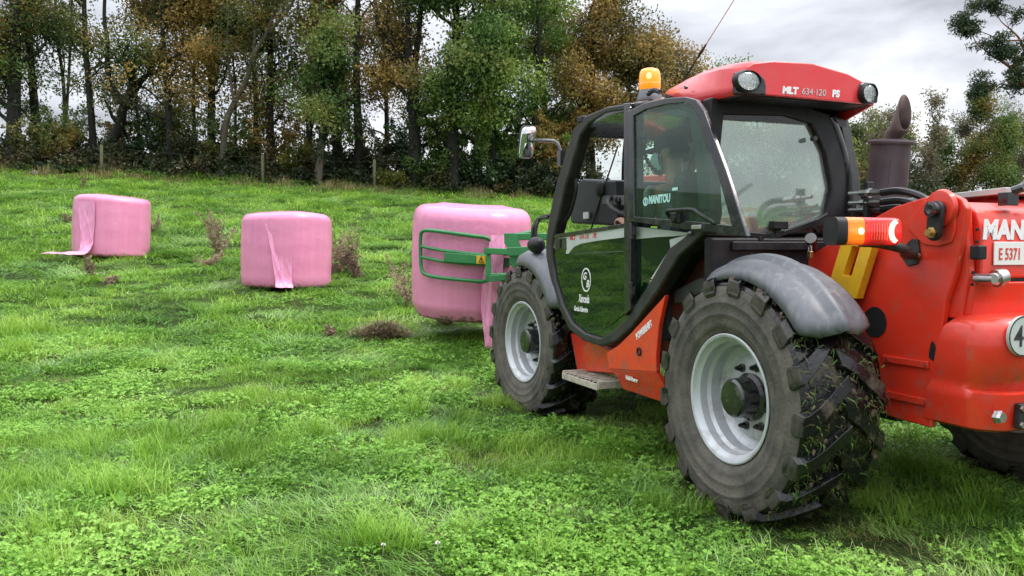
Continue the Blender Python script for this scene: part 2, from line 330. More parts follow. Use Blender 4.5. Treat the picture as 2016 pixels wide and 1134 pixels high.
# middle bale
x,y=at(564,13.8); r=.71
b2=bale('silage_bale',(x,y,gz(x,y)-.02),r,1.18,4,'middle pink wrapped bale standing on the grass, with one film tail hanging down its front',BG,tilt=(R(-1),R(1.2)),rtop=.125,foot=.985)
film(b2,[(onb(-.24,1.0,.71,1.0),onb(.36,1.02,.71,1.003)),(onb(-.16,.82,.71,1.004),onb(.36,.8,.71,1.008)),(onb(-.08,.55,.71,1.012),onb(.36,.5,.71,1.012)),(onb(-.02,.30,.71,1.025),onb(.36,.25,.71,1.02)),(onb(.03,.12,.71,1.045),onb(.37,.10,.71,1.04)),(onb(.05,.02,.71,1.13),onb(.38,.02,.71,1.12)),(onb(.05,.015,.71,1.24),onb(.36,.015,.71,1.25))],seed=5,wr=.013)
# gripped bale
x,y=(925-1008)/FPX*10.1,10.1
b3=bale('silage_bale',(x-.03,y,.56),.695,1.30,9,'pink wrapped bale gripped in the green clamp and lifted just off the grass',BG,tilt=(R(2),R(3.2)),foot=.94,rtop=.17)
film(b3,[((.24,-.70,1.0),(.42,-.66,1.0)),((.22,-.72,.8),(.40,-.70,.78)),((.18,-.73,.5),(.40,-.72,.5)),((.18,-.72,.2),(.44,-.72,.2)),((.22,-.73,-.05),(.44,-.70,-.02)),((.25,-.74,-.22),(.42,-.70,-.18)),((.30,-.74,-.36),(.38,-.72,-.33))],seed=8,wr=.02)
# ================================================================== TELEHANDLER
mat('red_paint',(.69,.036,.016),.33,coat=.4,dirt=(.30,.075,.045),dirt_amt=.38,dirt_scale=9,var=.08,dlo=.48)
m=MATS['red_paint']; nt=m.node_tree; N=nt.nodes; L=nt.links; b=N['Principled BSDF']; tc=[q for q in N if q.type=='TEX_COORD'][0]
sz_=N.new('ShaderNodeSeparateXYZ'); L.new(tc.outputs['Object'],sz_.inputs[0]); n=N.new('ShaderNodeTexNoise'); n.inputs['Scale'].default_value=13; n.inputs['Detail'].default_value=10; n.inputs['Roughness'].default_value=.72; L.new(tc.outputs['Object'],n.inputs['Vector'])
r_=N.new('ShaderNodeMapRange'); r_.inputs[1].default_value=.35; r_.inputs[2].default_value=1.25; r_.inputs[3].default_value=.17; r_.inputs[4].default_value=-.06; L.new(sz_.outputs['Z'],r_.inputs[0]); ad=N.new('ShaderNodeMath'); ad.operation='ADD'; L.new(n.outputs['Fac'],ad.inputs[0]); L.new(r_.outputs[0],ad.inputs[1])
r2=N.new('ShaderNodeMapRange'); r2.inputs[1].default_value=.60; r2.inputs[2].default_value=.78; r2.inputs[3].default_value=0; r2.inputs[4].default_value=.75; L.new(ad.outputs[0],r2.inputs[0])
for sk,v in (('Base Color',(.15,.10,.065,1)),('Roughness',(.85,.85,.85,1))):
    src=b.inputs[sk].links[0].from_socket; mx=N.new('ShaderNodeMix'); mx.data_type='RGBA'; mx.inputs['B'].default_value=v; L.new(src,mx.inputs['A']); L.new(r2.outputs[0],mx.inputs['Factor']); L.new(mx.outputs['Result'],b.inputs[sk])
mat('red_dirty',(.32,.03,.02),.5,dirt=(.09,.06,.045),dirt_amt=.9,dirt_scale=7,dlo=.38,dhi=.62)
mat('roof_red',(.66,.032,.038),.34,coat=.4,dirt=(.55,.12,.11),dirt_amt=.35,dirt_scale=4)
mat('black_plastic',(.010,.010,.012),.42,spec=.35,dirt=(.055,.05,.046),dirt_amt=.45,dirt_scale=8,bump=.08,bump_scale=300)
mat('cab_rubber',(.024,.024,.025),.45,spec=.35,dirt=(.075,.07,.06),dirt_amt=.5,dirt_scale=9)
mat('black_gloss',(.012,.013,.016),.16,coat=.3,dirt=(.12,.12,.11),dirt_amt=.25,dirt_scale=12)
mat('dark_interior',(.03,.032,.036),.55)
mat('door_green',(.003,.013,.006),.02,coat=.15,spec=.62)
mat('silver_decal',(.46,.50,.48),.4,dirt=(.25,.25,.22),dirt_amt=.3,dirt_scale=9)
mat('white_paint',(.78,.78,.78),.4)
mat('sticker_cyan',(.42,.72,.66),.5)
mat('red_letter',(.62,.05,.03),.4)
mat('dark_letter',(.03,.03,.03),.5)
mat('grey_plastic',(.115,.121,.138),.40,dirt=(.34,.335,.32),dirt_amt=.42,dirt_scale=38,stretch=(1,1,.08),dlo=.50,dhi=.74,var=.12,bump=.05,bump_scale=90)
mat('rubber_tread',(.007,.007,.008),.13,spec=.38,dirt=(.085,.07,.048),dirt_amt=.9,dirt_scale=6.5,dlo=.52,dhi=.66,bump=.12,bump_scale=50)
mat('rubber_side',(.050,.046,.041),.75,dirt=(.145,.128,.105),dirt_amt=.9,dirt_scale=5.5,dlo=.38,dhi=.66,bump=.3,bump_scale=60)
mat('rim_silver',(.50,.52,.54),.38,metal=.25,dirt=(.22,.18,.13),dirt_amt=.75,dirt_scale=9,dlo=.50,dhi=.76)
mat('hub_black',(.014,.014,.015),.22,coat=.4,dirt=(.14,.15,.12),dirt_amt=.5,dirt_scale=14,dlo=.52,dhi=.7)
mat('steel',(.55,.55,.54),.3,metal=1,dirt=(.2,.17,.14),dirt_amt=.4,dirt_scale=14)
mat('exhaust_brown',(.075,.052,.062),.45,metal=.35,dirt=(.10,.075,.07),dirt_amt=.5,dirt_scale=6)
mat('exhaust_pipe',(.14,.105,.10),.55,metal=.6,dirt=(.13,.09,.07),dirt_amt=.6,dirt_scale=8)
mat('yellow_paint',(.80,.46,.02),.35,coat=.3,dirt=(.35,.22,.05),dirt_amt=.4,dirt_scale=8)
mat('green_paint',(.02,.20,.055),.36,coat=.3,dirt=(.035,.10,.04),dirt_amt=.6,dirt_scale=7)
mat('step_beige',(.46,.42,.35),.6,dirt=(.16,.12,.08),dirt_amt=.85,dirt_scale=10)
mat('hose_black',(.015,.015,.016),.4)
mat('plate_white',(.72,.73,.70),.45)
mat('amber_glow',(.85,.30,.008),.15,coat=.6,emit=(1,.27,.01),estr=.40)
mat('amber_hot',(1,.6,.1),.2,emit=(1,.62,.10),estr=3.2)
mat('tail_red',(.7,.012,.012),.12,coat=.6,emit=(1,.02,.02),estr=.22)
mat('tail_amber',(.9,.22,.01),.12,coat=.6,emit=(1,.13,.01),estr=.42)
mat('tail_hot',(1,.8,.5),.2,emit=(1,.74,.42),estr=1.25)
mat('lamp_chrome',(.75,.76,.76),.14,metal=.9,bump=.4,bump_scale=26,stretch=(1,6,1))
mat('cap_steel',(.11,.11,.11),.35,metal=1,dirt=(.2,.17,.14),dirt_amt=.6,dirt_scale=14)
mat('brass',(.5,.36,.14),.35,metal=1)
mat('mirror_face',(.85,.87,.88),.03,metal=1)
glass('green_glass',(.80,.93,.86),.03,.01,haze=(.40,.48,.43),haze_amt=.04)
glass('rear_glass',(.70,.84,.76),.32,.06,haze=(.66,.76,.70),haze_amt=.27)
glass('clear_glass',(.90,.95,.92),.02,.01,haze=(.4,.42,.4),haze_amt=.05)
glass('lamp_glass',(.93,.94,.93),.10)

# dust from the sidewalls lies over the outer ends of the lugs
m=MATS['rubber_tread']; nt=m.node_tree; N=nt.nodes; L=nt.links; b=N['Principled BSDF']; tc=[q for q in N if q.type=='TEX_COORD'][0]
sx=N.new('ShaderNodeSeparateXYZ'); L.new(tc.outputs['Object'],sx.inputs[0]); ab=N.new('ShaderNodeMath'); ab.operation='ABSOLUTE'; L.new(sx.outputs['Y'],ab.inputs[0])
n=N.new('ShaderNodeTexNoise'); n.inputs['Scale'].default_value=9; n.inputs['Detail'].default_value=8; L.new(tc.outputs['Object'],n.inputs['Vector']); ad=N.new('ShaderNodeMath'); ad.operation='MULTIPLY_ADD'; ad.inputs[1].default_value=.07; L.new(n.outputs['Fac'],ad.inputs[0]); L.new(ab.outputs[0],ad.inputs[2])
r_=N.new('ShaderNodeMapRange'); r_.inputs[1].default_value=.264; r_.inputs[2].default_value=.276; r_.inputs[3].default_value=0; r_.inputs[4].default_value=.75; L.new(ad.outputs[0],r_.inputs[0])
for sk,v in (('Base Color',(.072,.064,.052,1)),('Roughness',(.8,.8,.8,1))):
    src=b.inputs[sk].links[0].from_socket; mx=N.new('ShaderNodeMix'); mx.data_type='RGBA'; mx.inputs['B'].default_value=v; L.new(src,mx.inputs['A']); L.new(r_.outputs[0],mx.inputs['Factor']); L.new(mx.outputs['Result'],b.inputs[sk])
T=empty('telehandler',VW,HEAD)
tag(T,'red and black telehandler with amber roof beacon gripping a pink bale in its green clamp','telehandler')
def SP(Y,*p): return [S(a,b,Y) for a,b in p]
def BP(X,*p): return [B(a,b,X) for a,b in p]
def inset(pts,k):
    c=Vector((sum(p[0] for p in pts)/len(pts),sum(p[1] for p in pts)/len(pts))); return [tuple(c+(Vector(p)-c)*k) for p in pts]

# ---------- wheels
def tyre_mesh(side):
    """axis Y, outer face at +Y*side"""
    m=MB(); prof=[(.322,.17),(.335,.195),(.352,.209),(.362,.211),(.366,.217),(.39,.226),(.396,.225),(.43,.2335),(.434,.236),(.442,.236),(.446,.2345),(.49,.2355),(.494,.238),(.502,.2375),(.506,.2345),(.53,.232),(.575,.225),(.598,.208),(.604,.14),(.606,.07)]
    prof=prof+[(.606,0)]+[(r,-w) for r,w in prof[::-1]]
    n=72; rings=[]
    for k in range(n):
        a=2*PI*k/n; rings.append([(r*math.cos(a),w*side,r*math.sin(a)) for r,w in prof])
    rings.append(rings[0]); m.loft(rings,caps=False,closed=False)
    return m
def tread_mesh(side):
    m=MB(); NL=17
    m.lathe([(.585,-.2225*side),(.601,-.207*side),(.608,-.14*side),(.610,0),(.608,.14*side),(.601,.207*side),(.585,.2225*side)],72,axis='Y',caps=False)
    for s in (1,-1):
        for k in range(NL):
            p0=2*PI*(k+(.5 if s<0 else 0))/NL; jit=random.uniform(-.008,.008)
            secs=[]
            # (w, lead, half thickness in radians, base r, top r)
            for (w,ld,ht,rb,rt) in [(.233,-.005,.050,.53,.540),(.240,.0,.070,.55,.583),(.236,.005,.074,.565,.616),(.216,.02,.074,.58,.632),(.16,.085,.066,.59,.640),(.10,.165,.060,.595,.643),(.045,.245,.058,.597,.645),(-.014,.305,.060,.597,.644),(-.026,.32,.046,.597,.622)]:
                ph=p0-ld+jit
                def P(dp,r): return ((r*math.cos(ph+dp)),w*s*side,(r*math.sin(ph+dp)))
                secs.append([P(ht*1.35,rb),P(ht,rt),P(-ht,rt),P(-ht*1.35,rb)])
            m.loft(secs)
    return m
def rim_mesh(side):
    m=MB(); prof=[(.318,-.20),(.334,-.205),(.334,-.195),(.30,-.16),(.27,.0),(.262,.03),(.285,.05),(.282,.10),(.300,.125),(.300,.165),(.316,.178),(.322,.196),(.336,.200),(.337,.207),(.330,.210),(.318,.206),(.311,.190),(.292,.176),(.290,.135),(.276,.118),(.274,.060),(.258,.045),(.245,.036),(.232,.034),(.20,.052),(.12,.058),(.02,.058)]
    m.lathe([(r,w*side) for r,w in prof],64,axis='Y'); return m
def hub_mesh(side):
    m=MB(); m.lathe([(w0,h*side) for w0,h in [(.125,.05),(.125,.075),(.104,.085),(.103,.150),(.100,.172),(.088,.184),(.05,.188),(.0005,.189)]],40,axis='Y'); return m
def nut_mesh(side,a):
    m=MB(); c=(.163*math.cos(a),0,.163*math.sin(a))
    m.lathe([(.023,.055*side),(.023,.066*side),(.017,.068*side)],16,c=c,axis='Y',caps=True)
    m.lathe([(.0165,.066*side),(.0165,.086*side),(.012,.094*side),(.008,.104*side),(.0004,.105*side)],6,c=c,axis='Y'); return m
WM={}
for side in (1,-1):
    w=empty('wheel',(0,-.205*side,.62),0,T); w.scale=(.972,1,.972)
    parts=[tyre_mesh(side).build('tyre','rubber_side',w,sharp=60),tread_mesh(side).build('tread','rubber_tread',w,bevel=.008,seg=2),rim_mesh(side).build('rim','rim_silver',w,sharp=35),hub_mesh(side).build('hub','hub_black',w,sharp=35)]
    for k in range(8): parts.append(nut_mesh(side,2*PI*(k+.5)/8).build('wheel_nut','hub_black',w,sharp=30))
    WM[side]=w
def wheel_copy(src,loc,rz,spin):
    w=src.copy(); COL.objects.link(w); w.location=loc; w.rotation_euler=(0,spin,rz); w.parent=T
    for ch in src.children:
        c=ch.copy(); COL.objects.link(c); c.parent=w
    return w
WL=WM[1]; WR=WM[-1]; WL.rotation_euler=(0,.13,0); WR.location=(0,-2.39+.205,.62); WR.rotation_euler=(0,.4,0)
wfl=wheel_copy(WL,(2.81,-.215,.62),R(4),.3); wfr=wheel_copy(WR,(2.81,-2.39+.215,.62),R(4),.1)
# grass and clods stuck to the treads
def clippings(w,side,n,lo,hi,seed):
    r=np.random.default_rng(seed); V=[];F=[]
    for i in range(n):
        ph=r.uniform(lo,hi); ww=r.uniform(-.22,.225)*side; rad=.606+r.uniform(-.002,.032)
        c=np.array([rad*math.cos(ph),ww,rad*math.sin(ph)]); nrm=np.array([math.cos(ph),0,math.sin(ph)])
        d=r.normal(size=3); d-=nrm*(d@nrm)*.85; d/=np.linalg.norm(d); s_=np.cross(d,nrm); s_/=np.linalg.norm(s_)+1e-6
        l=r.uniform(.010,.040) if i%9 else r.uniform(.04,.09); wd=r.uniform(.0012,.0042); o=len(V)
        V+=[c-s_*wd,c+s_*wd,c+d*l*.55+nrm*.008+s_*wd*.8,c+d*l*.55+nrm*.008-s_*wd*.8,c+d*l+s_*wd*.1-np.array([0,0,.02]),c+d*l-s_*wd*.1-np.array([0,0,.02])]
        F+=[(o,o+1,o+2,o+3),(o+3,o+2,o+4,o+5)]
    return raw('grass_clippings',V,F,'clip_leaf',w)
leafmat('clip_leaf',[(.04,.036,.018),(.08,.072,.032),(.075,.13,.03),(.14,.25,.05)],trans=.2,scale=9,lo=.3,hi=.7)
for w,s,n,seed,sp in ((WL,1,1500,3,.13),(wfl,1,200,5,.3)):
    o=clippings(w,s,n,PI*.62+sp,PI*1.42+sp,seed); o['kind']='stuff'
def clods(w,side,n,lo,hi,seed):
    r=np.random.default_rng(seed); m=MB()
    for i in range(n):
        ph=r.uniform(lo,hi); ww=r.uniform(-.21,.21)*side; rad=.610+r.uniform(0,.004); c=Vector((rad*math.cos(ph),ww,rad*math.sin(ph)))
        k=r.uniform(.006,.020); ico=[]
        M=Matrix.Rotation(r.uniform(0,6),3,'X')@Matrix.Rotation(-ph,3,'Y')@Matrix.Diagonal((.45,1,1.3)).to_3x3()
        rr=[r.uniform(.7,1.2) for _ in range(40)]
        rings=[]
        for a in range(1,4):
            th=PI*a/4; rings.append([c+M@Vector((math.cos(th),math.sin(th)*math.cos(b*PI/3),math.sin(th)*math.sin(b*PI/3)))*k*rr[a*6+b] for b in range(6)])
        m.loft(rings)
    return m.build('mud_clods','mud',w,sharp=80)
mat('mud',(.085,.065,.042),.8,var=.4,bump=.4,bump_scale=60)
for w,s,n,seed,sp in ((WL,1,150,13,.13),(wfl,1,90,15,.3)):
    o=clods(w,s,n,PI*.45+sp,PI*1.45+sp,seed); o['kind']='stuff'

# ---------- mudguards
def mudguard(name,cx,side,a0,a1,r0,r1,y0,wd,flare=.0,rib=True):
    """shell over a wheel, axis Y; y0 outer edge, wd width"""
    n=26; top=[];bot=[]
    prof=[(0,-.085),(0.012,-.045),(.05,-.012),(.13,.010),(.17,.010),(.185,.034),(.25,.040),(.27,.016),(.33,.008),(.42,-.004),(.46,-.02)] if rib else [(-.01,-.11),(.0,-.06),(.025,-.015),(.08,.012),(.2,.022),(.35,.012),(.46,-.01)]
    rings=[]
    for k in range(n+1):
        t=k/n; a=a0+(a1-a0)*t; r=r0+(r1-r0)*t
        e=min(1,t/.22,(1-t)/.07); e=math.sqrt(max(0,1-(1-e)**2)) if e<1 else 1
        ring=[]
        for q,(w,dz) in enumerate(prof):
            # rounded ends: outline narrows from both sides
            wc=.23+(w-.23)*(.55+.45*e)
            lip=-(1-e)*.02
            rr=r+dz*(1 if q>1 else (.35+.65*e))+lip
            ring.append((cx+rr*math.cos(a),(y0-wc*wd/.46)*1,.62+rr*math.sin(a)))
        rings.append(ring)
    m=MB(); m.loft(rings,caps=False,closed=False)
    o=m.build(name,'grey_plastic',T,sharp=70); sd=o.modifiers.new('thick','SOLIDIFY'); sd.thickness=.012; sd.offset=-1
    return o
mudguard('mudguard',0,1,R(61),R(148),.672,.718,.0,.37)
mudguard('mudguard',2.81,1,R(70),R(155),.715,.76,.0,.46,rib=False)
mudguard('mudguard',0,-1,R(61),R(148),.672,.718,-2.0,.37)
mudguard('mudguard',2.81,-1,R(70),R(150),.715,.75,-1.93,.46,rib=False)

# ---------- cab
YO=-.035
out=[(1240,203),(1198,210),(1156,228),(1133,252),(1116,300),(1098,360),(1085,420),(1077,470),(1077,505),(1087,555),(1103,608),(1122,648),(1150,671),(1185,682),(1216,673),(1248,645),(1300,572),(1342,503),(1392,458),(1400,420),(1395,330),(1375,205),(1310,195)]
inn=[(1240,217),(1195,224),(1163,243),(1146,266),(1133,310),(1116,368),(1103,425),(1091,470),(1088,505),(1096,552),(1111,600),(1129,635),(1154,655),(1186,665),(1206,654),(1235,627),(1283,554),(1320,489),(1362,458),(1378,420),(1372,330),(1357,220),(1309,209)]
cabm=MB(); cabm.ring(SP(-.05,*out),SP(-.05,*inn),YO,-.13)
# the same frame on the right side
cabm.ring(SP(-.05,*out),SP(-.05,*inn),-.99,-1.07)
cab=cabm.build('cab_frame','cab_rubber',T,bevel=.028,seg=4)
# dark floor, lower shell and rear wall of the cab
low=SP(-.05,(1088,505),(1096,552),(1111,600),(1129,635),(1154,655),(1186,665),(1206,654),(1235,627),(1283,554),(1320,489),(1362,458))
sh=MB(); ring0=[(x,-.12,z) for x,z in low]; ring1=[(x,-1.0,z) for x,z in low]; sh.loft([ring0,ring1],caps=False,closed=False)
o=sh.build('cab_floor','black_plastic',cab); md=o.modifiers.new('s','SOLIDIFY'); md.thickness=.03; md.offset=0
# rear wall round the rear glass
XR=.30
outer=[(-.055,1.44),(-.055,1.8),(-.075,2.17),(-.56,2.19)]+BP(XR,(1630,228),(1656,307),(1669,381),(1668,428),(1640,438))+[(-.5,1.428)]
inner=[(-.13,1.475),(-.13,1.8),(-.16,2.085),(-.56,2.10)]+BP(XR,(1592,243),(1620,300),(1633,370),(1622,420),(1604,431))+[(-.5,1.452)]
rw=MB().ring(outer,inner,XR-.02,XR+.06,'X'); rw.build('rear_frame','black_plastic',cab,bevel=.012,seg=2)
MB().prism(inner,XR+.012,XR+.016,'X').build('rear_window','rear_glass',cab,flat=True)
# black corner pillar at the right rear
pl=BP(XR,(1628,232),(1642,262),(1656,307),(1666,350),(1671,390),(1670,428))
MB().tube(smooth_path([(XR+.02,y-.012,z) for y,z in pl],4),[.045]*21,10).build('pillar','black_gloss',cab)
# lower rear panel, with a step back in two planes
lp=[(-.05,1.435),(-1.05,1.435),(-1.08,1.30),(-1.0,1.05),(-.10,1.05),(-.05,1.2)]
m=MB(); m.loft([[(XR-.005,y,z) for y,z in lp],[(XR-.045,y,z) for y,z in inset(lp,.95)]]); m.build('rear_panel','black_plastic',cab,bevel=.01)
m=MB(); m.box((XR-.05,-.5,1.385),(.03,.62,.05)); m.build('panel_step','black_plastic',cab,bevel=.008)
# rear wiper and latch block in the rear window
m=MB(); m.box((XR-.02,-.52,1.50),(.05,.10,.045)); m.box((XR-.01,-.52,1.46),(.03,.035,.06)); m.build('window_latch','black_plastic',cab,bevel=.006)
for (px,py) in ((1601,273),(1606,452),(1495,470),(1360,460)):
    y,z=B(px,py,XR-.03); m=MB(); m.lathe([(.014,XR-.05),(.014,XR-.02)],14,c=(0,y,z),axis='X'); m.build('bolt','hub_black',cab)
# front corner pillars and windscreen
fl=SP(-.05,(1140,250),(1116,310),(1098,372),(1084,436),(1080,490))
for y in (-.08,-1.03):
    m=MB(); m.tube([(x,y,z) for x,z in fl],.032,8); m.build('pillar','cab_rubber',cab)
g=[(x-.01,z) for x,z in fl]
m=MB(); m.loft([[(x,-.11,z) for x,z in g],[(x+.09,-.35,z) for x,z in g],[(x+.11,-.55,z) for x,z in g],[(x+.09,-.76,z) for x,z in g],[(x,-1.0,z) for x,z in g]],caps=False,closed=False); m.build('windscreen','clear_glass',cab,sharp=80)
# right hand window
MB().prism(SP(-.05,*[(1240,217),(1195,224),(1163,243),(1146,266),(1133,310),(1116,368),(1103,425),(1094,460),(1240,440),(1362,452),(1378,420),(1372,330),(1357,220),(1309,209)]),-1.03,-1.034).build('side_window','clear_glass',cab,flat=True)
MB().prism(SP(-.05,(1091,466),(1362,456),(1320,489),(1283,554),(1235,627),(1186,665),(1129,635),(1096,552)),-1.02,-1.05).build('side_panel','black_plastic',cab)
# roof: black shell
rr=[]
for X,zc,ze,yl,yr in ((.30,2.15,2.10,-.10,-1.0),(.5,2.185,2.135,-.09,-1.02),(.8,2.27,2.205,-.07,-1.03),(1.05,2.325,2.258,-.045,-1.05),(1.3,2.335,2.272,-.04,-1.06),(1.55,2.318,2.258,-.045,-1.055),(1.74,2.285,2.232,-.06,-1.04),(1.83,2.235,2.19,-.09,-1.01)):
    top=[(X,yl+(yr-yl)*t,ze+(zc-ze)*(1-abs(2*t-1)**2.6)) for t in np.linspace(0,1,15)]
    bot=[(X,yl+(yr-yl)*t,ze-.04) for t in np.linspace(1,0,15)]
    rr.append(top+bot)
roof=MB().loft(rr).build('roof','black_gloss',cab,sharp=35)
m=MB(); m.box((1.86,-.56,2.23),(.07,.5,.06)); m.box((1.79,-.07,2.262),(.09,.08,.045)); m.build('work_lamp','black_plastic',roof,bevel=.01)
# door column with hinges
m=MB(); col=SP(-.05,(1237,204),(1251,203),(1251,610),(1238,622)); m.prism(col,-.015,-.11)
dcol=m.build('door_post','black_gloss',cab,bevel=.006)
for py in (455,572):
    x,z=S(1244,py,-.01); m=MB(); m.lathe([(.016,z-.05),(.016,z+.05)],12,c=(x,-.008,0)); m.box((x,-.012,z),(.07,.012,.05)); m.build('hinge','black_gloss',cab,bevel=.003)
for k in range(6):
    x,z=S(1240.5,212+k*42,-.01); m=MB(); m.lathe([(.006,-.016),(.006,-.008)],10,c=(x,0,z),axis='Y'); m.build('bolt','steel',cab)
# lower door
dp=[(1091,468),(1238,445),(1238,624),(1206,654),(1186,665),(1154,655),(1129,635),(1111,600),(1096,552),(1088,505)]
door=MB().prism(SP(-.05,*dp),-.055,-.085).build('door','door_green',T,bevel=.006)
wp=SP(-.05,(1104,500),(1232,494),(1232,615),(1203,640),(1186,648),(1160,641),(1140,622),(1122,590),(1108,548))
MB().prism(wp,-.05,-.0555).build('door_window','door_green',door,bevel=.004)
MB().prism(SP(-.05,(1085,467),(1237,444),(1237,466),(1174,474),(1141,480),(1128,487),(1118,500),(1113,500),(1115,485),(1087,488)),-.0535,-.056).build('decal','silver_decal',door,flat=True)
MB().prism(SP(-.05,(1090,470),(1114,468),(1115,491),(1092,493)),-.048,-.058).build('handle','black_gloss',door,bevel=.004)
x,z=S(1102,480,-.05); m=MB(); m.box((x,-.046,z),(.05,.012,.07)); m.build('latch_button','black_plastic',door,bevel=.004)
m=MB(); m.prism(SP(-.05,(1089,462),(1240,438),(1240,446),(1089,470)),-.045,-.10); m.build('window_sill','black_gloss',door,bevel=.004)
XL=(-1,0,0); ZU=(0,0,1)
def ltext(s,px,py,Y,hpx,m,parent,name='lettering',**k):
    x,z=S(px,py,Y); x2,z2=S(px,py-hpx,Y); return text(s,name,m,parent,(x,Y,z),XL,ZU,(z2-z)/.70,**k)
ltext('MLT',1122,472,-.0525,9,'red_letter',door,bold=.002,shear=.15)
ltext('634-120',1141,470.5,-.0525,8.5,'red_letter',door,shear=.15)
ltext('PS',1168,468,-.0525,9,'red_letter',door,bold=.002,shear=.15)
ltext('Xanceda',1139,594,-.049,15,'white_paint',door,shear=.35,bold=.002,sx=.62)
ltext('García & Barreiro',1130,611,-.049,9.5,'white_paint',door,shear=.3,bold=.0015,sx=.62)
x,z=S(1154,551,-.049); m=MB(); a=[(x+.073*math.cos(t),z+.083*math.sin(t)) for t in np.linspace(0,2*PI,40,endpoint=False)]; b=[(x+.063*math.cos(t),z+.073*math.sin(t)) for t in np.linspace(0,2*PI,40,endpoint=False)]
m.ring(a,b,-.0475,-.0495); m.build('emblem_ring','white_paint',door,flat=True)
ltext('G',1147.5,550,-.049,14,'white_paint',door,shear=.3,bold=.002); ltext('B',1154,565,-.049,14,'white_paint',door,shear=.3,bold=.002)
# fixed quarter panel behind the door
q=MB().prism(SP(-.05,(1251,446),(1362,458),(1320,489),(1283,554),(1251,606)),-.055,-.085).build('quarter_panel','door_green',cab,bevel=.005)
MB().prism(SP(-.05,(1251,446),(1360,459),(1345,463),(1324,465),(1290,467),(1251,471)),-.053,-.0555).build('decal','silver_decal',q,flat=True)
MB().prism(SP(-.05,(1317,472),(1352,462),(1326,488),(1289,549),(1280,549),(1319,488)),-.053,-.0555).build('decal','silver_decal',q,flat=True)
for k in range(2): MB().prism(SP(-.05,(1279,552+k*4),(1288,552+k*4),(1286,554.2+k*4),(1277,554.2+k*4)),-.053,-.0555).build('decal','silver_decal',q,flat=True)
# upper door half, folded back against the cab side
po=[(1241,220),(1274,204),(1315,194),(1356,191),(1378,197),(1393,218),(1415,278),(1437,337),(1460,407),(1479,466),(1371,453),(1241,435)]
pi_=[(1254,229),(1278,216),(1317,206),(1353,203),(1368,208),(1378,225),(1398,280),(1419,338),(1435,396),(1448,444),(1371,436),(1256,427)]
ud=MB().ring(SP(-.02,*po),SP(-.02,*pi_),.005,-.022).build('upper_door','black_gloss',T,bevel=.006)
MB().prism(SP(-.02,*pi_),-.006,-.010).build('glass_pane','green_glass',ud,flat=True)
m=MB(); hp=[(1317,433),(1317,417),(1330,414),(1368,413),(1385,424),(1398,440)]
pts=[(S(a,b,.03)[0],.045 if 0<i<5 else .005,S(a,b,.03)[1]) for i,(a,b) in enumerate(hp)]
m.tube(smooth_path(pts,4),.011,8); m.build('handle','black_plastic',ud)
x,z=S(1331,429,.01); m=MB(); m.lathe([(.03,.0),(.03,.025),(.02,.035)],16,c=(x,0,z),axis='Y'); m.box((x-.04,.012,z+.005),(.03,.02,.06)); m.build('knob','black_plastic',ud,sharp=30)
x,z=S(1371,447,.01); m=MB(); m.box((x,.008,z),(.09,.012,.022)); m.build('latch','steel',ud,bevel=.003)
ltext('MANITOU',1277,401,-.004,15,'sticker_cyan',ud,bold=.003,sx=.80,shear=.08)
x,z=S(1271,397,-.004); m=MB(); a=[(x+.028*math.cos(t),z+.026*math.sin(t)) for t in np.linspace(0,2*PI,24,endpoint=False)]; b=[(x+.019*math.cos(t),z+.017*math.sin(t)) for t in np.linspace(0,2*PI,24,endpoint=False)]; m.ring(a,b,-.003,-.0045); m.box((x,-.0038,z),(.012,.0015,.03)); m.build('emblem','sticker_cyan',ud,flat=True)
x,z=S(1329,372,-.004); m=MB(); m.box((x,-.0038,z),(.055,.0015,.016)); m.build('sticker','sticker_cyan',ud,flat=True)
# grab handle inside the door opening
hh=[(1096,450),(1112,437),(1124,415),(1134,375),(1132,350),(1121,341)]
m=MB(); m.tube(smooth_path([(S(a,b,-.1)[0],-.10,S(a,b,-.1)[1]) for a,b in hh],4),.013,8); m.build('grab_handle','black_plastic',cab)
m=MB(); m.tube([(2.19,-.3,1.45),(2.02,-.32,1.75),(1.80,-.34,2.1)],.006,6); m.build('wiper','black_plastic',cab)
# interior
def ipt(px,py,Y): x,z=S(px,py,Y); return (x,Y,z)
m=MB(); dpp=SP(-.45,(1152,440),(1150,420),(1160,392),(1166,360),(1176,353),(1242,356),(1246,445)); m.prism(dpp,-.32,-.82); dash=m.build('dashboard','dark_interior',cab,bevel=.02)
MB().prism(SP(-.315,(1186,385),(1246,385),(1246,405),(1186,402)),-.312,-.33).build('dash_panel','silver_decal',dash,bevel=.004).data.materials[0]=mat('dash_grey',(.13,.125,.12),.5)
x,y,z=ipt(1180,372,-.30); m=MB(); m.lathe([(.055,y-.03),(.06,y),(.04,y+.015),(.001,y+.015)],24,c=(x,0,z),axis='Y'); m.build('dial','black_plastic',dash)
x,y,z=ipt(1216,396,-.30); m=MB(); m.lathe([(.03,y-.03),(.03,y+.006),(.02,y+.008)],20,c=(x,0,z),axis='Y'); m.build('dial','black_gloss',dash)
x,y,z=ipt(1154,424,-.30); m=MB(); m.box((x,y,z),(.09,.008,.05)); m.build('sticker','white_paint',dash,flat=True)
m=MB(); c=Vector((1.70,-.42,1.66)); M=Matrix.Rotation(R(-28),3,'Y'); m.tube([c+M@Vector((.19*math.cos(t),.19*math.sin(t),0)) for t in np.linspace(0,2*PI,33)],.016,8,caps=False)
for a in (0,2.1,4.2): m.tube([c,c+M@Vector((.18*math.cos(a),.18*math.sin(a),0))],.012,6)
m.tube([c,c+M@Vector((.03,0,-.5))],.035,10); m.build('steering_wheel','dark_interior',cab)
seat=MB(); seat.box((1.12,-.42,1.22),(.50,.50,.14)); seat.build('seat','dark_interior',cab,bevel=.05,seg=3)
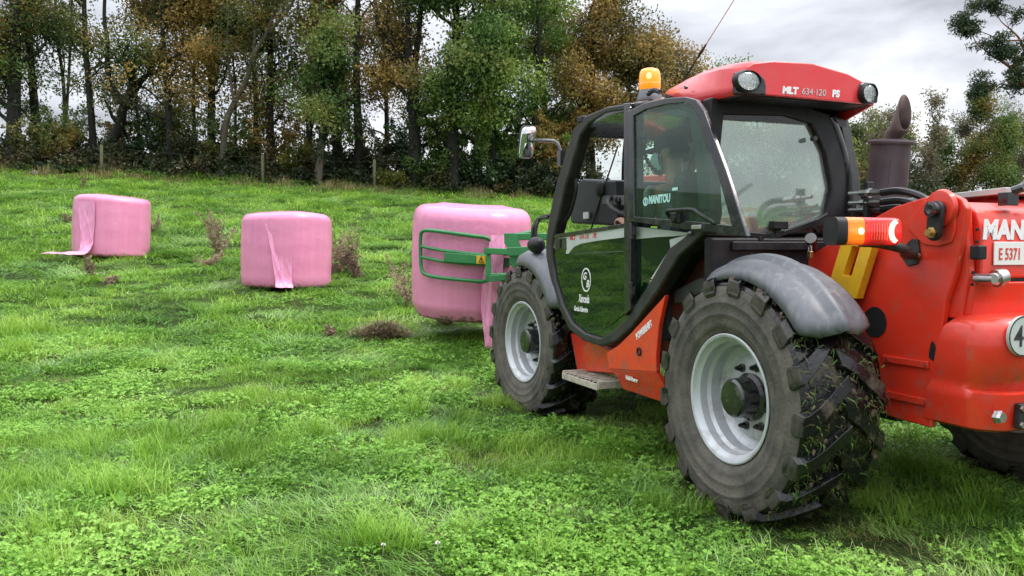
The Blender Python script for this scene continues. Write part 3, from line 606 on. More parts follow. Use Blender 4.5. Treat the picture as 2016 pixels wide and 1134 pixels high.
m=MB(); m.box((.83,-.42,1.55),(.12,.46,.56),Matrix.Rotation(R(-8),3,'Y')); m.build('backrest','dark_interior',cab,bevel=.05,seg=3)
m=MB(); m.box((1.12,-.42,.98),(.4,.4,.36)); m.build('seat_base','dark_interior',cab,bevel=.03)
m=MB(); m.box((.8,-.93,1.28),(.7,.12,.30)); m.tube([(1.0,-.93,1.4),(1.05,-.92,1.6)],[.02,.028],8); m.build('console','dark_interior',cab,bevel=.02)
m=MB(); m.prism(SP(-.9,(1262,346),(1310,343),(1312,396),(1263,396)),-.90,-.96); m.build('side_cover','red_paint',cab,bevel=.012)
pts=[ipt(1270,262,-.25),ipt(1268,290,-.25),ipt(1272,312,-.25),ipt(1284,330,-.25),ipt(1300,343,-.25)]
m=MB(); pth=smooth_path(pts,8); m.tube([p+Vector((0,.012*math.sin(i*2.1),.0)) for i,p in enumerate(pth)],.011,7); m.build('coiled_cable','hose_black',cab)
m=MB(); m.box((.33,-.70,1.99),(.02,.20,.16)); m.box((.34,-.84,2.05),(.02,.14,.07)); m.build('sun_blind','dark_interior',cab,bevel=.004)

# red roof cap with rear lamps
ks=[(.085,[(-.128,2.158),(-.14,2.20),(-.15,2.292),(-.19,2.315),(-.31,2.335),(-.56,2.343),(-.80,2.306),(-.93,2.262),(-.975,2.235),(-.985,2.20),(-.985,2.152)]),
    (.30,[(-.105,2.160),(-.12,2.22),(-.145,2.322),(-.19,2.352),(-.31,2.376),(-.56,2.388),(-.81,2.366),(-.95,2.328),(-.99,2.295),(-1.0,2.22),(-1.0,2.10)]),
    (.52,[(-.105,2.178),(-.13,2.24),(-.165,2.335),(-.21,2.366),(-.32,2.388),(-.56,2.400),(-.81,2.384),(-.95,2.352),(-.99,2.32),(-1.01,2.22),(-1.02,2.07)]),
    (.80,[(-.175,2.262),(-.20,2.30),(-.235,2.352),(-.27,2.375),(-.36,2.394),(-.56,2.402),(-.79,2.39),(-.92,2.37),(-.95,2.34),(-.97,2.28),(-.98,2.22)]),
    (1.06,[(-.265,2.330),(-.28,2.345),(-.30,2.362),(-.33,2.375),(-.40,2.384),(-.56,2.388),(-.75,2.384),(-.85,2.37),(-.88,2.35),(-.89,2.33),(-.9,2.31)]),
    (1.16,[(-.32,2.335),(-.33,2.34),(-.34,2.347),(-.36,2.353),(-.42,2.356),(-.56,2.358),(-.73,2.356),(-.80,2.35),(-.83,2.342),(-.84,2.33),(-.84,2.32)])]
m=MB(); m.loft([[(X,y,z) for y,z in r] for X,r in ks],caps=False,closed=False)
cap=m.build('roof_cap','roof_red',T,sharp=32); sd=cap.modifiers.new('s','SOLIDIFY'); sd.thickness=.012; sd.offset=-1
# rear fascia
fo=ks[0][1]; MB().prism(fo,.078,.10,'X').build('fascia','roof_red',cap,bevel=.008,seg=3)
und=[(.10,-.13),(.10,-.98),(.45,-1.0),(.45,-.12)]; MB().prism(und,2.15,2.162,'Z').build('fascia_underside','black_plastic',cap)
def rear_lamp(px,py,rx,rz,notch):
    m=MB(); m.prism(BP(.08,*notch),.068,.09,'X'); hs=m.build('work_lamp','black_gloss',cap,bevel=.012,seg=3)
    y,z=B(px,py,.05)
    def ell(k,X): return [(X,y+rx*k*math.cos(t),z+rz*k*math.sin(t)) for t in np.linspace(0,2*PI,36,endpoint=False)]
    m=MB(); m.loft([ell(1.22,.075),ell(1.2,.05),ell(1.08,.035),ell(1.0,.045),ell(1.0,.06)],caps=True); m.build('lamp_bezel','black_plastic',hs,sharp=50)
    m=MB(); m.loft([ell(1.0,.055),ell(.7,.062),ell(.2,.066)]); m.build('reflector','lamp_chrome',hs)
    m=MB(); m.loft([ell(1.0,.044),ell(.85,.036),ell(.4,.031),ell(.05,.030)]); m.build('lens','lamp_glass',hs)
rear_lamp(1473,159,.066,.046,[(1444,143),(1462,141),(1490,143),(1503,155),(1507,170),(1506,189),(1443,187)])
rear_lamp(1711,184,.046,.047,[(1690,166),(1700,161),(1722,165),(1727,180),(1726,204),(1690,201)])
def rtext(s,px,py,X,hpx,m,parent,name='lettering',**k):
    y,z=B(px,py,X); y2,z2=B(px,py-hpx,X); return text(s,name,m,parent,(X,y,z),(0,-1,0),ZU,(z2-z)/.70,**k)
rtext('MLT',1540,183,.0765,13,'white_paint',cap,bold=.003,shear=.12,sx=1.08)
rtext('634·120',1578,185.5,.0765,13,'silver_decal',cap,shear=.12,sx=1.0)
rtext('PS',1638,190,.0765,13,'white_paint',cap,bold=.003,shear=.12,sx=1.0)
x,z=S(1348,172,-.12); m=MB(); m.lathe([(.01,-.135),(.01,-.12)],12,c=(x,0,z),axis='Y'); m.build('bolt','hub_black',cap)

# beacon
bx,bz=S(1279,186,-.30); 
m=MB(); m.lathe([(.082,2.325),(.082,2.345),(.072,2.375),(.066,2.395)],32,c=(bx,-.30,0)); bea=m.build('beacon','black_plastic',T,sharp=30); bea.data.materials[0]=mat('beacon_grey',(.16,.165,.18),.5)
m=MB(); m.lathe([(.066,2.395),(.069,2.41),(.070,2.47),(.066,2.508),(.055,2.527),(.03,2.535),(.0005,2.536)],32,c=(bx,-.30,0)); m.build('beacon_dome','amber_glow',bea,sharp=60)
m=MB(); 
for zz in (2.412,2.422,2.432): m.lathe([(.070,zz-.003),(.0725,zz),(.070,zz+.003)],32,c=(bx,-.30,0),caps=False)
m.build('dome_rib','amber_glow',bea)
# hot spot of the lit lamp, added as a glowing patch on the dome
d=(VMI@Vector((0,0,EYE))-Vector((bx,-.30,2.47))).normalized(); d=Vector((-.82,.57,0)).normalized()
m=MB(); rings=[[Vector((bx,-.30,2.475))+d*.062+(d.cross(Vector((0,0,1)))*math.cos(t)*.017+Vector((0,0,1))*math.sin(t)*.022)*k+d*h for t in np.linspace(0,2*PI,18,endpoint=False)] for k,h in ((1,0),(.8,.008),(.4,.013),(.05,.014))]
m.loft(rings); m.build('beacon_hot_spot','amber_hot',bea)
m=MB(); cx=[]
for i in range(60):
    t=i/59; cx.append((bx-.085-.22*t,-.24+.013*math.sin(i*1.35)+.05*t,2.352+.013*math.cos(i*1.35)+.02*math.sin(t*3)-.03*t))
m.tube(cx,.005,6); m.build('beacon_cable','hose_black',bea)
# antenna
q1=S(1360,135,-.6); q2=S(1445,0,-.6); dA=Vector((q2[0]-q1[0],0,q2[1]-q1[1])); a0=Vector((q1[0],-.6,q1[1])); b0=a0+dA*((2.32-q1[1])/dA.z)
m=MB(); m.lathe([(.022,b0.z-.01),(.022,b0.z+.02),(.01,b0.z+.03)],12,c=(b0.x,b0.y,0)); m.tube([b0,a0+dA*.2],.006,6); m.tube([a0+dA*.20,a0+dA*.27,a0+dA*.38],[.006,.012,.005],8); ant=m.build('antenna','hub_black',T); m=MB(); m.tube([a0+dA*.38,a0+dA*1.6],[.0036,.0022],6); m.build('antenna_whip','silver_decal',ant)

# mirror
mx,mz=S(1038,281,.02); my=.02
m=MB(); n=28; nr=Vector((-.93,.36,0)); 
face=[]
W2,H2=.064,.132
u=Vector((-.19,0,1)).normalized(); s_=Vector((-.12,-.99,.0)).normalized(); nn=s_.cross(u).normalized(); 
if nn.x>0: nn=-nn
def rr_(k,off,sw=1):
    r=[]
    for i in range(n):
        t=2*PI*i/n; c_,d_=math.cos(t),math.sin(t); e=.35
        r.append(Vector((mx,my,mz))+s_*(W2*k*math.copysign(abs(c_)**e,c_)+.012*d_)+u*(H2*k*math.copysign(abs(d_)**e,d_))+nn*off)
    return r
m.loft([rr_(.96,.0),rr_(1,-.006),rr_(1,-.03),rr_(.8,-.06),rr_(.3,-.075)]); mir=m.build('mirror','black_plastic',T,sharp=50)
m=MB(); m.loft([rr_(.93*math.cos(a*PI/2),.001+.022*math.sin(a*PI/2)) for a in np.linspace(0,.97,9)]); m.build('mirror_glass','mirror_face',mir,sharp=180)
p1=Vector((mx,my,mz))+nn*-.05; pA=S(1106,312,-.05); 
m=MB(); m.tube(smooth_path([p1,p1+Vector((-.12,-.03,.0)),(S(1080,277,-.03)[0],-.03,S(1080,277,-.03)[1]),(S(1096,281,-.04)[0],-.04,S(1096,281,-.04)[1]),(S(1104,300,-.05)[0],-.05,S(1104,300,-.05)[1])],6),.014,8)
m.box((pA[0],-.05,pA[1]),(.06,.05,.11)); m.build('mirror_arm','black_gloss',mir)

# ---------- chassis, skirt, step
m=MB(); m.prism([(-.62,.62),(.2,.52),(3.3,.52),(3.55,.75),(3.5,1.0),(.3,1.02),(-.62,1.25)],-.72,-1.68); m.build('chassis','red_dirty',T,bevel=.02)
m=MB(); m.tube([(0,-.3,.62),(0,-2.1,.62)],.11,14); m.box((0,-1.2,.62),(.3,.5,.32)); m.build('axle','hub_black',T,bevel=.01)
m=MB(); m.tube([(2.81,-.3,.62),(2.81,-2.1,.62)],.11,14); m.box((2.81,-1.2,.62),(.3,.5,.32)); m.build('axle','hub_black',T,bevel=.01)
m=MB(); m.prism(SP(-.28,(1300,560),(1360,500),(1440,520),(1400,640),(1330,720),(1300,700)),-.28,-.70); m.build('tank','red_dirty',T,bevel=.03)
m=MB(); m.prism(SP(-.24,(1296,578),(1420,560),(1420,640),(1360,680),(1310,720)),-.245,-.26); m.build('side_plate','red_dirty',T,bevel=.004)
m=MB(); m.prism(SP(-.12,(1320,570),(1370,545),(1400,548),(1390,600),(1318,600)),-.14,-.4); m.build('battery_box','cab_rubber',T,bevel=.02)
sk=MB(); up=SP(-.05,(1316,580),(1303,640),(1297,700),(1298,733),(1204,726),(1199,694),(1222,680),(1246,657))
lo=SP(-.05,(1298,733),(1302,765),(1309,797),(1218,766),(1207,740),(1204,726))
X0=[(x,-.03,z) for x,z in up]; X1=[(x,-.06,z) for x,z in up]
sk.loft([X0,X1]); skirt=sk.build('side_skirt','red_paint',T,bevel=.006)
L0=[(x,-.03-(.0 if i in(0,5) else .05),z) for i,(x,z) in enumerate(lo)]; sk=MB(); sk.loft([[(x,y,z-.001) for x,y,z in L0],[(x,y-.03,z-.001) for x,y,z in L0]]); sk.build('skirt_flap','red_paint',skirt,bevel=.005)
x,z=S(1259,692,-.03); m=MB(); m.lathe([(.026,-.06),(.026,-.022),(.017,-.021),(.016,-.035),(.0005,-.036)],20,c=(x,0,z),axis='Y'); m.build('reflector','black_plastic',skirt)
def stext(s,p,q,hpx,Y,parent,**k):
    a=S(*p,Y); b=S(*q,Y); xd=Vector((b[0]-a[0],0,b[1]-a[1])).normalized(); yd=xd.cross(Vector((0,1,0))); 
    if yd.z<0: yd=-yd
    h=abs(S(p[0],p[1]-hpx,Y)[1]-a[1]); return text(s,'lettering','white_paint',parent,(a[0],Y,a[1]),xd,yd,h/.7,**k)
stext('POWERSHIFT',(1254,669),(1290,636),12,-.0285,skirt,bold=.0025,sx=.66)
stext('Multi-Power',(1232,746),(1266,757),8,-.052,skirt,bold=.002,sx=.8)
m=MB(); m.prism(SP(-.16,(1122,655),(1205,690),(1212,735),(1136,730)),-.16,-.20); m.prism(SP(-.17,(1175,690),(1215,690),(1218,745),(1178,735)),-.21,-.24); m.build('front_skirt','red_paint',T,bevel=.008)
m=MB()
sx0,sx1=1.40,1.95; sy0,sy1=.015,-.22; sz=.475
m.box(((sx0+sx1)/2,sy0,sz-.012),(sx1-sx0,.015,.042)); m.box(((sx0+sx1)/2,sy1,sz),(sx1-sx0,.02,.03)); m.box((sx0,(sy0+sy1)/2,sz),(.02,abs(sy0-sy1),.05)); m.box((sx1,(sy0+sy1)/2,sz),(.02,abs(sy0-sy1),.05))
for k in range(9): m.box((sx0+.03+(sx1-sx0-.06)*k/8,(sy0+sy1)/2,sz+.012),(.022,abs(sy0-sy1)-.02,.008))
for k in (1,2): m.box(((sx0+sx1)/2,sy0+(sy1-sy0)*k/3,sz+.005),(sx1-sx0,.02,.012))
m.build('step','step_beige',T,bevel=.003,seg=1)

# ---------- boom tower, rear panel, counterweight
YT=-.62
tp=[(1590,505),(1640,475),(1700,440),(1760,407),(1815,390),(1850,384),(1875,383),(1893,392),(1903,410),(1900,440),(1893,470),(1880,540),(1862,592),(1852,660),(1846,720),(1838,790),(1832,843),(1764,824),(1744,818),(1738,790),(1726,700),(1700,668),(1640,640),(1590,600)]
tower=MB().prism(SP(YT,*tp),YT,YT-.035).build('tower_plate','red_paint',T,bevel=.008,seg=2)
def yx(px,py,Y=YT): x,z=S(px,py,Y); return x,z
# raised boss with link arm and pins
bo=[(1800,425),(1822,395),(1850,387),(1872,392),(1884,410),(1884,455),(1876,478),(1850,486),(1822,482),(1806,468),(1790,450)]
MB().prism(SP(YT,*bo),YT+.012,YT-.002).build('boss_plate','red_paint',tower,bevel=.01,seg=3)
x,z=yx(1858,410); m=MB(); m.lathe([(.085,YT+.01),(.078,YT+.03),(.06,YT+.034)],28,c=(x,0,z),axis='Y'); m.build('pivot_boss','red_paint',tower,sharp=50)
x1,z1=yx(1846,412,YT+.05); x2,z2=yx(1842,458,YT+.05); m=MB(); pr=[]
for k in range(13): a=PI*k/12; pr.append((x1+.038*math.cos(a),z1+.038*math.sin(a)))
for k in range(13): a=PI+PI*k/12; pr.append((x2+.036*math.cos(a),z2+.036*math.sin(a)))
m.prism(pr,YT+.045,YT+.07); link=m.build('link_arm','black_plastic',tower,bevel=.005)
m=MB(); m.lathe([(.03,YT+.0),(.034,YT+.075),(.034,YT+.095),(.02,YT+.10),(.012,YT+.096),(.0005,YT+.096)],20,c=(x1,0,z1),axis='Y'); m.build('pin','hub_black',link,sharp=30)
m=MB(); m.lathe([(.026,YT+.06),(.026,YT+.078),(.016,YT+.08),(.016,YT+.10),(.0005,YT+.10)],6,c=(x2,0,z2),axis='Y'); m.build('bolt','brass',link,sharp=30)
# holes: flat black patches on the plate standing in for their inner shade
mat('hole_black',(.004,.004,.004),.9)
x,z=yx(1722,634,YT+.002); m=MB(); m.lathe([(.075,YT+.001),(.074,YT+.004),(.0005,YT+.004)],28,c=(x,0,z),axis='Y'); m.build('hole','hole_black',tower)
th=[(1836,671),(1841,678),(1844,695),(1843,706),(1836,709),(1830,704),(1830,694),(1833,678)]
MB().prism(SP(YT,*th),YT+.004,YT).build('hole','hole_black',tower,flat=True)
for a,b,c_,d_ in [((1741,699),(1831,712),(1831,726),(1741,712)),((1740,767),(1830,786),(1829,800),(1740,781))]:
    st=MB().prism(SP(YT,a,b,c_,d_),YT+.014,YT).build('rub_strip','red_paint',tower,bevel=.004)
    for (px,py) in ((a[0]+5,(a[1]+d_[1])/2+1),(b[0]-9,(b[1]+c_[1])/2)):
        x,z=yx(px,py,YT+.014); m=MB(); m.lathe([(.008,YT+.012),(.008,YT+.019)],6,c=(x,0,z),axis='Y'); m.build('bolt','red_dirty',st)
MB().prism([(x,z) for x,z in SP(YT,*tp)],-1.735,-1.77).build('tower_plate','red_paint',T,bevel=.008)
# rear panel with lettering and number plate, set between the plates
XP=-.845
top=[(-.60,1.50),(-.60,1.20)]
pn=MB(); zt=1.565
prof=[(XP+.28,zt+.02),(XP+.10,zt+.012),(XP+.035,zt-.03),(XP+.0,zt-.12),(XP,1.24),(XP+.30,1.24)]
pn.prism(prof,-.705,-1.735); panel=pn.build('rear_panel','red_paint',T,bevel=.012,seg=3)
MB().prism([(XP+.32,1.215),(XP-.005,1.225),(XP+.02,1.075),(XP+.32,1.075)],-.67,-1.735).build('lower_panel','red_paint',panel,bevel=.01)
MB().prism([(-.50,1.58),(-.80,1.545),(-.825,1.25),(-.79,1.06),(-.5,1.06)],-.655,-.70).build('panel_edge','red_paint',panel,bevel=.01)
rtext('MANITOU',1934,469,XP-.002,36,'white_paint',panel,bold=.006,sx=1.0,shear=.10)
def rbox(name,p0,p1,X,th,m,parent,bv=.004):
    y0,z0=B(*p0,X); y1,z1=B(*p1,X); mm=MB(); mm.box((X-th/2,(y0+y1)/2,(z0+z1)/2),(th,abs(y1-y0),abs(z1-z0))); return mm.build(name,m,parent,bevel=bv)
y0,z0=B(1957,476,XP-.006); zb=B(1957,522,XP-.006)[1]
m=MB(); m.box((XP-.006,y0-.26,(z0+zb)/2),(.006,.52,z0-zb)); plate=m.build('number_plate','plate_white',T,bevel=.002)
rtext('E 5371',1966,511,XP-.0105,23,'red_letter',plate,sx=.68,bold=.0005)
y0,z0=B(1926,497,XP-.02); m=MB(); m.box((XP-.02,y0,z0),(.05,.05,.062)); m.build('marker_lamp','black_plastic',panel,bevel=.008)
for px,py in ((1925,452),(1924,476),(1917,537),(1915,560)):
    y0,z0=B(px,py,XP-.004); m=MB(); m.lathe([(.007,XP-.006),(.007,XP+.002)],10,c=(0,y0,z0),axis='X'); m.build('bolt','hole_black',panel)
# tow pin socket
y0,z0=B(1942,549,XP-.05); m=MB(); m.tube([(XP-.0,y0,z0),(XP-.09,y0,z0)],.022,12); m.tube([(XP-.05,y0,z0),(XP-.05,y0-.055,z0)],[.018,.03],10); m.tube([(XP-.05,y0-.055,z0),(XP-.055,y0-.10,z0+.01)],[.040,.034],12); m.build('trailer_socket','steel',panel,sharp=40)
# gas strut bracket above the panel
y0,z0=B(1985,392,XP+.03); m=MB(); m.box((XP+.03,y0,z0),(.05,.07,.06)); m.tube([(XP+.02,y0-.01,z0+.035),(XP-.02,y0-.03,z0+.05)],.02,8); m.tube([(XP,y0-.02,z0+.045),(XP-.02,y0-.35,z0+.24)],[.014,.014],8); m.build('gas_strut','black_gloss',panel,bevel=.004)
m=MB(); m.tube(smooth_path([(XP+.01,y0-.09,z0-.04),(XP-.005,y0-.11,z0+.01),(XP+.02,y0-.13,z0+.04),(XP+.08,y0-.14,z0+.05)],5),.012,8); m.build('cover_handle','silver_decal',panel)
# counterweight: moulded bumper wrapping the rear corner
cw=[]
def cwring(z,xs,yl,rear,rad):
    # outline in plan from the side plate round the corner to the far side
    pts=[(xs,yl)]; 
    for a in np.linspace(0,PI/2,9): pts.append((rear+rad-rad*math.sin(a),yl-rad+rad*math.cos(a)))
    mid=-1.195
    full=pts+[(x,2*mid-y) for x,y in pts[::-1]]
    return [(x,y,z) for x,y in full]
cwr=[(.585,-.66,-.64,-.95,.10),(.60,-.64,-.615,-.985,.13),(.72,-.66,-.60,-1.0,.14),(.755,-.67,-.60,-1.004,.15),(.765,-.68,-.605,-.972,.15),(.80,-.69,-.605,-.985,.15),(.82,-.695,-.60,-1.006,.15),(.95,-.72,-.595,-1.02,.16),(1.03,-.75,-.60,-1.02,.16),(1.065,-.78,-.63,-1.0,.15),(1.08,-.8,-.66,-.97,.13),(1.084,-.80,-.70,-.93,.10)]
m=MB(); m.loft([cwring(*c) for c in cwr]); cwt=m.build('counterweight','red_paint',T,sharp=50)
y1=B(1905,660,-1.03)[0]
m=MB(); m.prism([(-1.0,.74),(-1.0,.60),(-.8,.56),(-.8,.74)],-.80,-1.59); m.build('tow_beam','red_paint',cwt,bevel=.015)
y0,z0=B(1971,822,-1.02); m=MB(); m.lathe([(.03,-1.0),(.03,-1.012),(.024,-1.014),(.022,-1.03),(.0005,-1.03)],6,c=(0,y0,z0),axis='X'); m.build('bolt','steel',cwt,sharp=20)
y0,z0=B(2010,820,-1.02); m=MB(); m.box((-1.012,y0-.05,z0),(.03,.13,.11)); hb=m.build('hitch_bracket','black_plastic',cwt,bevel=.008)
for dy,dz in ((0.0,.035),(0.0,-.035),(-.1,.035),(-.1,-.035)):
    m=MB(); m.lathe([(.014,-1.026),(.014,-1.036),(.0005,-1.036)],6,c=(0,y0+dy,z0+dz),axis='X'); m.build('bolt','steel',hb)
# speed disc 40
y0,z0=B(2017,663,-1.045); m=MB(); m.lathe([(.085,-1.012),(.085,-1.0262),(.0005,-1.0262)],40,c=(0,y0-.02,z0),axis='X'); disc=m.build('speed_disc','silver_decal',T,sharp=30)
m=MB(); m.lathe([(.085,-1.0265),(.085,-1.0275),(.079,-1.0275),(.079,-1.0265)],40,c=(0,y0-.02,z0),axis='X',caps=False); m.build('disc_rim','dark_letter',disc)
text('40','lettering','dark_letter',disc,(-1.0275,y0-.02,z0-.042),(0,-1,0),ZU,.125,align='CENTER',sx=.9,bold=.001)
# dark filler so the tower reads as solid, behind the panels
m=MB(); m.prism([(-.60,1.50),(-.74,1.50),(-.74,.66),(-.5,.66),(-.3,1.0)],-.66,-1.73); m.build('tower_core','hub_black',T)
# yellow prop bracket
yb=MB(); a=SP(YT+.03,(1661,478),(1693,481),(1660,600),(1612,600)); 
o1=SP(-.57,(1660,482),(1722,487),(1690,582),(1636,572)); i1=SP(-.57,(1682,490),(1697,491),(1679,545),(1666,543))
pts=[(1660,480),(1722,485),(1690,588),(1630,580)]; hole=[(1682,484),(1698,486),(1680,545),(1664,541)]
yb.ring(SP(-.57,*pts),SP(-.57,*hole),-.555,-.60); yb.build('prop_bracket','yellow_paint',T,bevel=.006)
# tail lamp on its arm
XLp=-.70
y0,z0=B(1633,455,XLp); y1,z1=B(1766,456,XLp); W_=y0-y1
def lampseg(name,f0,f1,m_,par,h=.060,dep=.075,xo=0,n=18):
    ya=y0-W_*f0; yb_=y0-W_*f1
    mm=MB(); rings=[]
    for f,k in ((0,.70),(.03,.86),(.08,.96),(.16,1),(.84,1),(.92,.96),(.97,.86),(1,.70)):
        yy=ya+(yb_-ya)*f; kk=k if (f0==0 and f<.5) or (f1==1 and f>.5) else 1
        rings.append([(XLp-xo+dep*kk*math.copysign(abs(math.cos(t))**.5,math.cos(t))*.5,yy,z0-.004*0+h*kk*math.copysign(abs(math.sin(t))**.5,math.sin(t))) for t in np.linspace(0,2*PI,n,endpoint=False)])
    mm.loft(rings); return mm.build(name,m_,par,sharp=45)
for nm,fb in (('tail_amber',(.36,.30)),('tail_red',(.36,.86))):      # the lens glows brightest in front of its bulbs
    m=MATS[nm]; N=m.node_tree.nodes; L=m.node_tree.links; b=N['Principled BSDF']; tc=[q for q in N if q.type=='TEX_COORD'][0]; last=None
    for f in fb:
        dn=N.new('ShaderNodeVectorMath'); dn.operation='DISTANCE'; dn.inputs[1].default_value=(XLp-.03,y0-W_*f,z0); L.new(tc.outputs['Object'],dn.inputs[0])
        r_=N.new('ShaderNodeMapRange'); r_.interpolation_type='SMOOTHSTEP'; r_.inputs[1].default_value=.0; r_.inputs[2].default_value=.085; r_.inputs[3].default_value=.75; r_.inputs[4].default_value=.05; L.new(dn.outputs['Value'],r_.inputs[0])
        if last is None: last=r_.outputs[0]
        else:
            mx=N.new('ShaderNodeMath'); mx.operation='MAXIMUM'; L.new(last,mx.inputs[0]); L.new(r_.outputs[0],mx.inputs[1]); last=mx.outputs[0]
    wv=N.new('ShaderNodeTexWave'); wv.bands_direction='Y'; wv.inputs['Scale'].default_value=22; L.new(tc.outputs['Object'],wv.inputs['Vector'])
    bp=N.new('ShaderNodeBump'); bp.inputs['Strength'].default_value=.35; bp.inputs['Distance'].default_value=.01; L.new(wv.outputs['Fac'],bp.inputs['Height']); L.new(bp.outputs[0],b.inputs['Normal'])
    L.new(last,b.inputs['Emission Strength'])
lamp=lampseg('tail_lamp',.015,.16,'black_plastic',T,.060,.09)
lampseg('lens',.165,.42,'tail_amber',lamp); lampseg('lens',.425,1,'tail_red',lamp)
def spot(f,r,m_,shape):
    mm=MB(); yy=y0-W_*f; 
    mm.prism([(yy+r*a,z0+r*b) for a,b in shape],XLp-.042,XLp-.036,'X'); return mm.build('lamp_glow',m_,lamp,flat=True)
circ=[(math.cos(t),math.sin(t)) for t in np.linspace(0,2*PI,20,endpoint=False)]
spot(.36,.014,'tail_hot',circ)
cres=[(.2+math.cos(t),1.25*math.sin(t)) for t in np.linspace(PI*.55,PI*1.45,12)]+[(.55+.75*math.cos(t),.95*math.sin(t)) for t in np.linspace(PI*1.42,PI*.58,10)]
cres=[(-a,b) for a,b in cres][::-1]
spot(.86,.040,'tail_hot',cres)
x1,z1=S(1798,498,YT+.03)
m=MB(); m.tube(smooth_path([(x1,YT+.02,z1-.01),(x1-.02,YT+.10,z1-.005),(XLp+.01,YT+.20,z0-.075),(XLp+.02,YT+.33,z0-.05),(XLp+.02,y0-W_*.5,z0-.045)],6),.022,10); m.build('lamp_arm','cab_rubber',lamp)
br=[(1786,482),(1798,470),(1810,472),(1814,500),(1808,520),(1790,524),(1780,510)]
m=MB(); m.prism(SP(YT,*br),YT+.012,YT); brk=m.build('arm_bracket','cab_rubber',lamp,bevel=.003)
for px,py in ((1787,489),(1806,503)):
    x,z=yx(px,py,YT+.02); m=MB(); m.lathe([(.012,YT+.01),(.012,YT+.024),(.0005,YT+.025)],6,c=(x,0,z),axis='Y'); m.build('bolt','steel',brk)
# fuel cap with padlock
x,z=S(1607,474,-.60); m=MB(); M=Vector((-.5,.6,.35)).normalized(); c=Vector((x,-.57,z)); m.tube([c-M*.12,c],.022,14); m.tube([c,c+M*.035],.030,14); fc=m.build('fuel_cap','cap_steel',T,sharp=40)
x,z=S(1595,494,-.55); m=MB(); m.box((x,-.55,z-.02),(.03,.02,.038)); m.build('padlock','brass',fc,bevel=.004)
m=MB(); m.tube([(x+.01,-.55,z),(x+.01,-.55,z+.022),(x,-.55,z+.032),(x-.01,-.55,z+.022),(x-.01,-.55,z)],.004,6); m.build('shackle','steel',fc)

# ---------- boom, engine cover, muffler
m=MB(); bp=[(-.66,1.60),(-.45,1.64),(.6,1.60),(4.35,1.17),(4.55,1.05),(4.5,.80),(4.1,.84),(.6,1.26),(-.3,1.34),(-.66,1.40)]
m.prism(bp,-1.16,-1.48); boom=m.build('boom','red_paint',T,bevel=.02)
m=MB(); m.prism([(-.70,1.655),(.9,1.60),(.9,1.575),(-.70,1.625)],-1.02,-1.60); m.build('boom_cover','silver_decal',boom,bevel=.004)
m=MB(); m.prism([(4.0,1.2),(4.5,1.2),(4.85,.8),(4.9,.42),(4.6,.4),(4.3,.75)],-1.2,-1.44); m.build('boom_head','red_paint',boom,bevel=.02)
m=MB(); m.tube([(.2,-1.32,1.05),(2.4,-1.32,.98)],.07,14); m.tube([(2.2,-1.32,.98),(3.2,-1.32,.95)],.045,12); m.build('lift_ram','steel',boom)
m=MB(); m.prism([(.3,1.0),(2.2,1.0),(2.25,1.38),(1.8,1.46),(.5,1.50),(.3,1.45)],-1.62,-2.33); m.build('engine_cover','red_paint',T,bevel=.04,seg=3)
m=MB(); mY=-1.62; mX=.66
m.lathe([(.11,.0),(.120,.02),(.120,.645),(.137,.650),(.139,.662),(.134,.675),(.06,.68)],36); muf=m.build('muffler','exhaust_brown',T,sharp=30)
muf.location=(mX,mY,1.38); muf.rotation_euler=(0,R(-6),0)
m=MB(); rings=[]
for q in range(9):     # a swept stub with its mouth cut upright, facing backwards
    t=q/8; ang=.34*t; cx_=-.05*t*t; cz_=.66+.085*t; ax=Vector((math.cos(ang),0,math.sin(ang)))
    rings.append([Vector((cx_,0,cz_))+ax*.055*math.cos(a)+Vector((0,.055*math.sin(a),0)) for a in np.linspace(0,2*PI,20,endpoint=False)])
dv=Vector((-math.sin(.34),0,math.cos(.34))); xc=min(p.x for p in rings[-1])-.004
rings.append([p+dv*((p.x-xc)/math.sin(.34)*.62) for p in rings[-1]])
m.loft(rings,caps=False); pipe=m.build('exhaust_pipe','exhaust_pipe',muf,sharp=60); sd=pipe.modifiers.new('s','SOLIDIFY'); sd.thickness=.004
m=MB(); m.box((-.085,.075,.31),(.012,.012,.5)); m.build('muffler_seam','exhaust_brown',muf)
# hydraulic fittings beside the cab
for k,(py,yy) in enumerate(((378,-.90),(397,-.92),(411,-.94))):
    p=[(S(1672,py+3,yy)[0],yy,S(1672,py+3,yy)[1]),(S(1740,py+1,yy)[0],yy,S(1740,py+1,yy)[1])]
    a,b=Vector(p[0]),Vector(p[1]); d=(b-a)
    m=MB(); m.tube([a,a+d*.35],.011,8); m.tube([a+d*.35,a+d*.55],.020,6); m.tube([a+d*.55,a+d*.62],.026,10); m.tube([a+d*.62,a+d*.95],.021,6); hy=m.build('hydraulic_fitting','steel',T,sharp=30)
    e=a+d*.95; m=MB(); m.tube(smooth_path([e,e+d*.5+Vector((0,-.0,.005)),e+d*1.0+Vector((0,-.02,-.03)),e+d*1.3+Vector((0,-.05,-.10))],5),.019,8); m.build('hose','hose_black',hy)
m=MB(); x,z=S(1707,395,-.91); m.box((x,-.92,z),(.03,.05,.20)); m.build('fitting_bracket','black_plastic',T,bevel=.004)

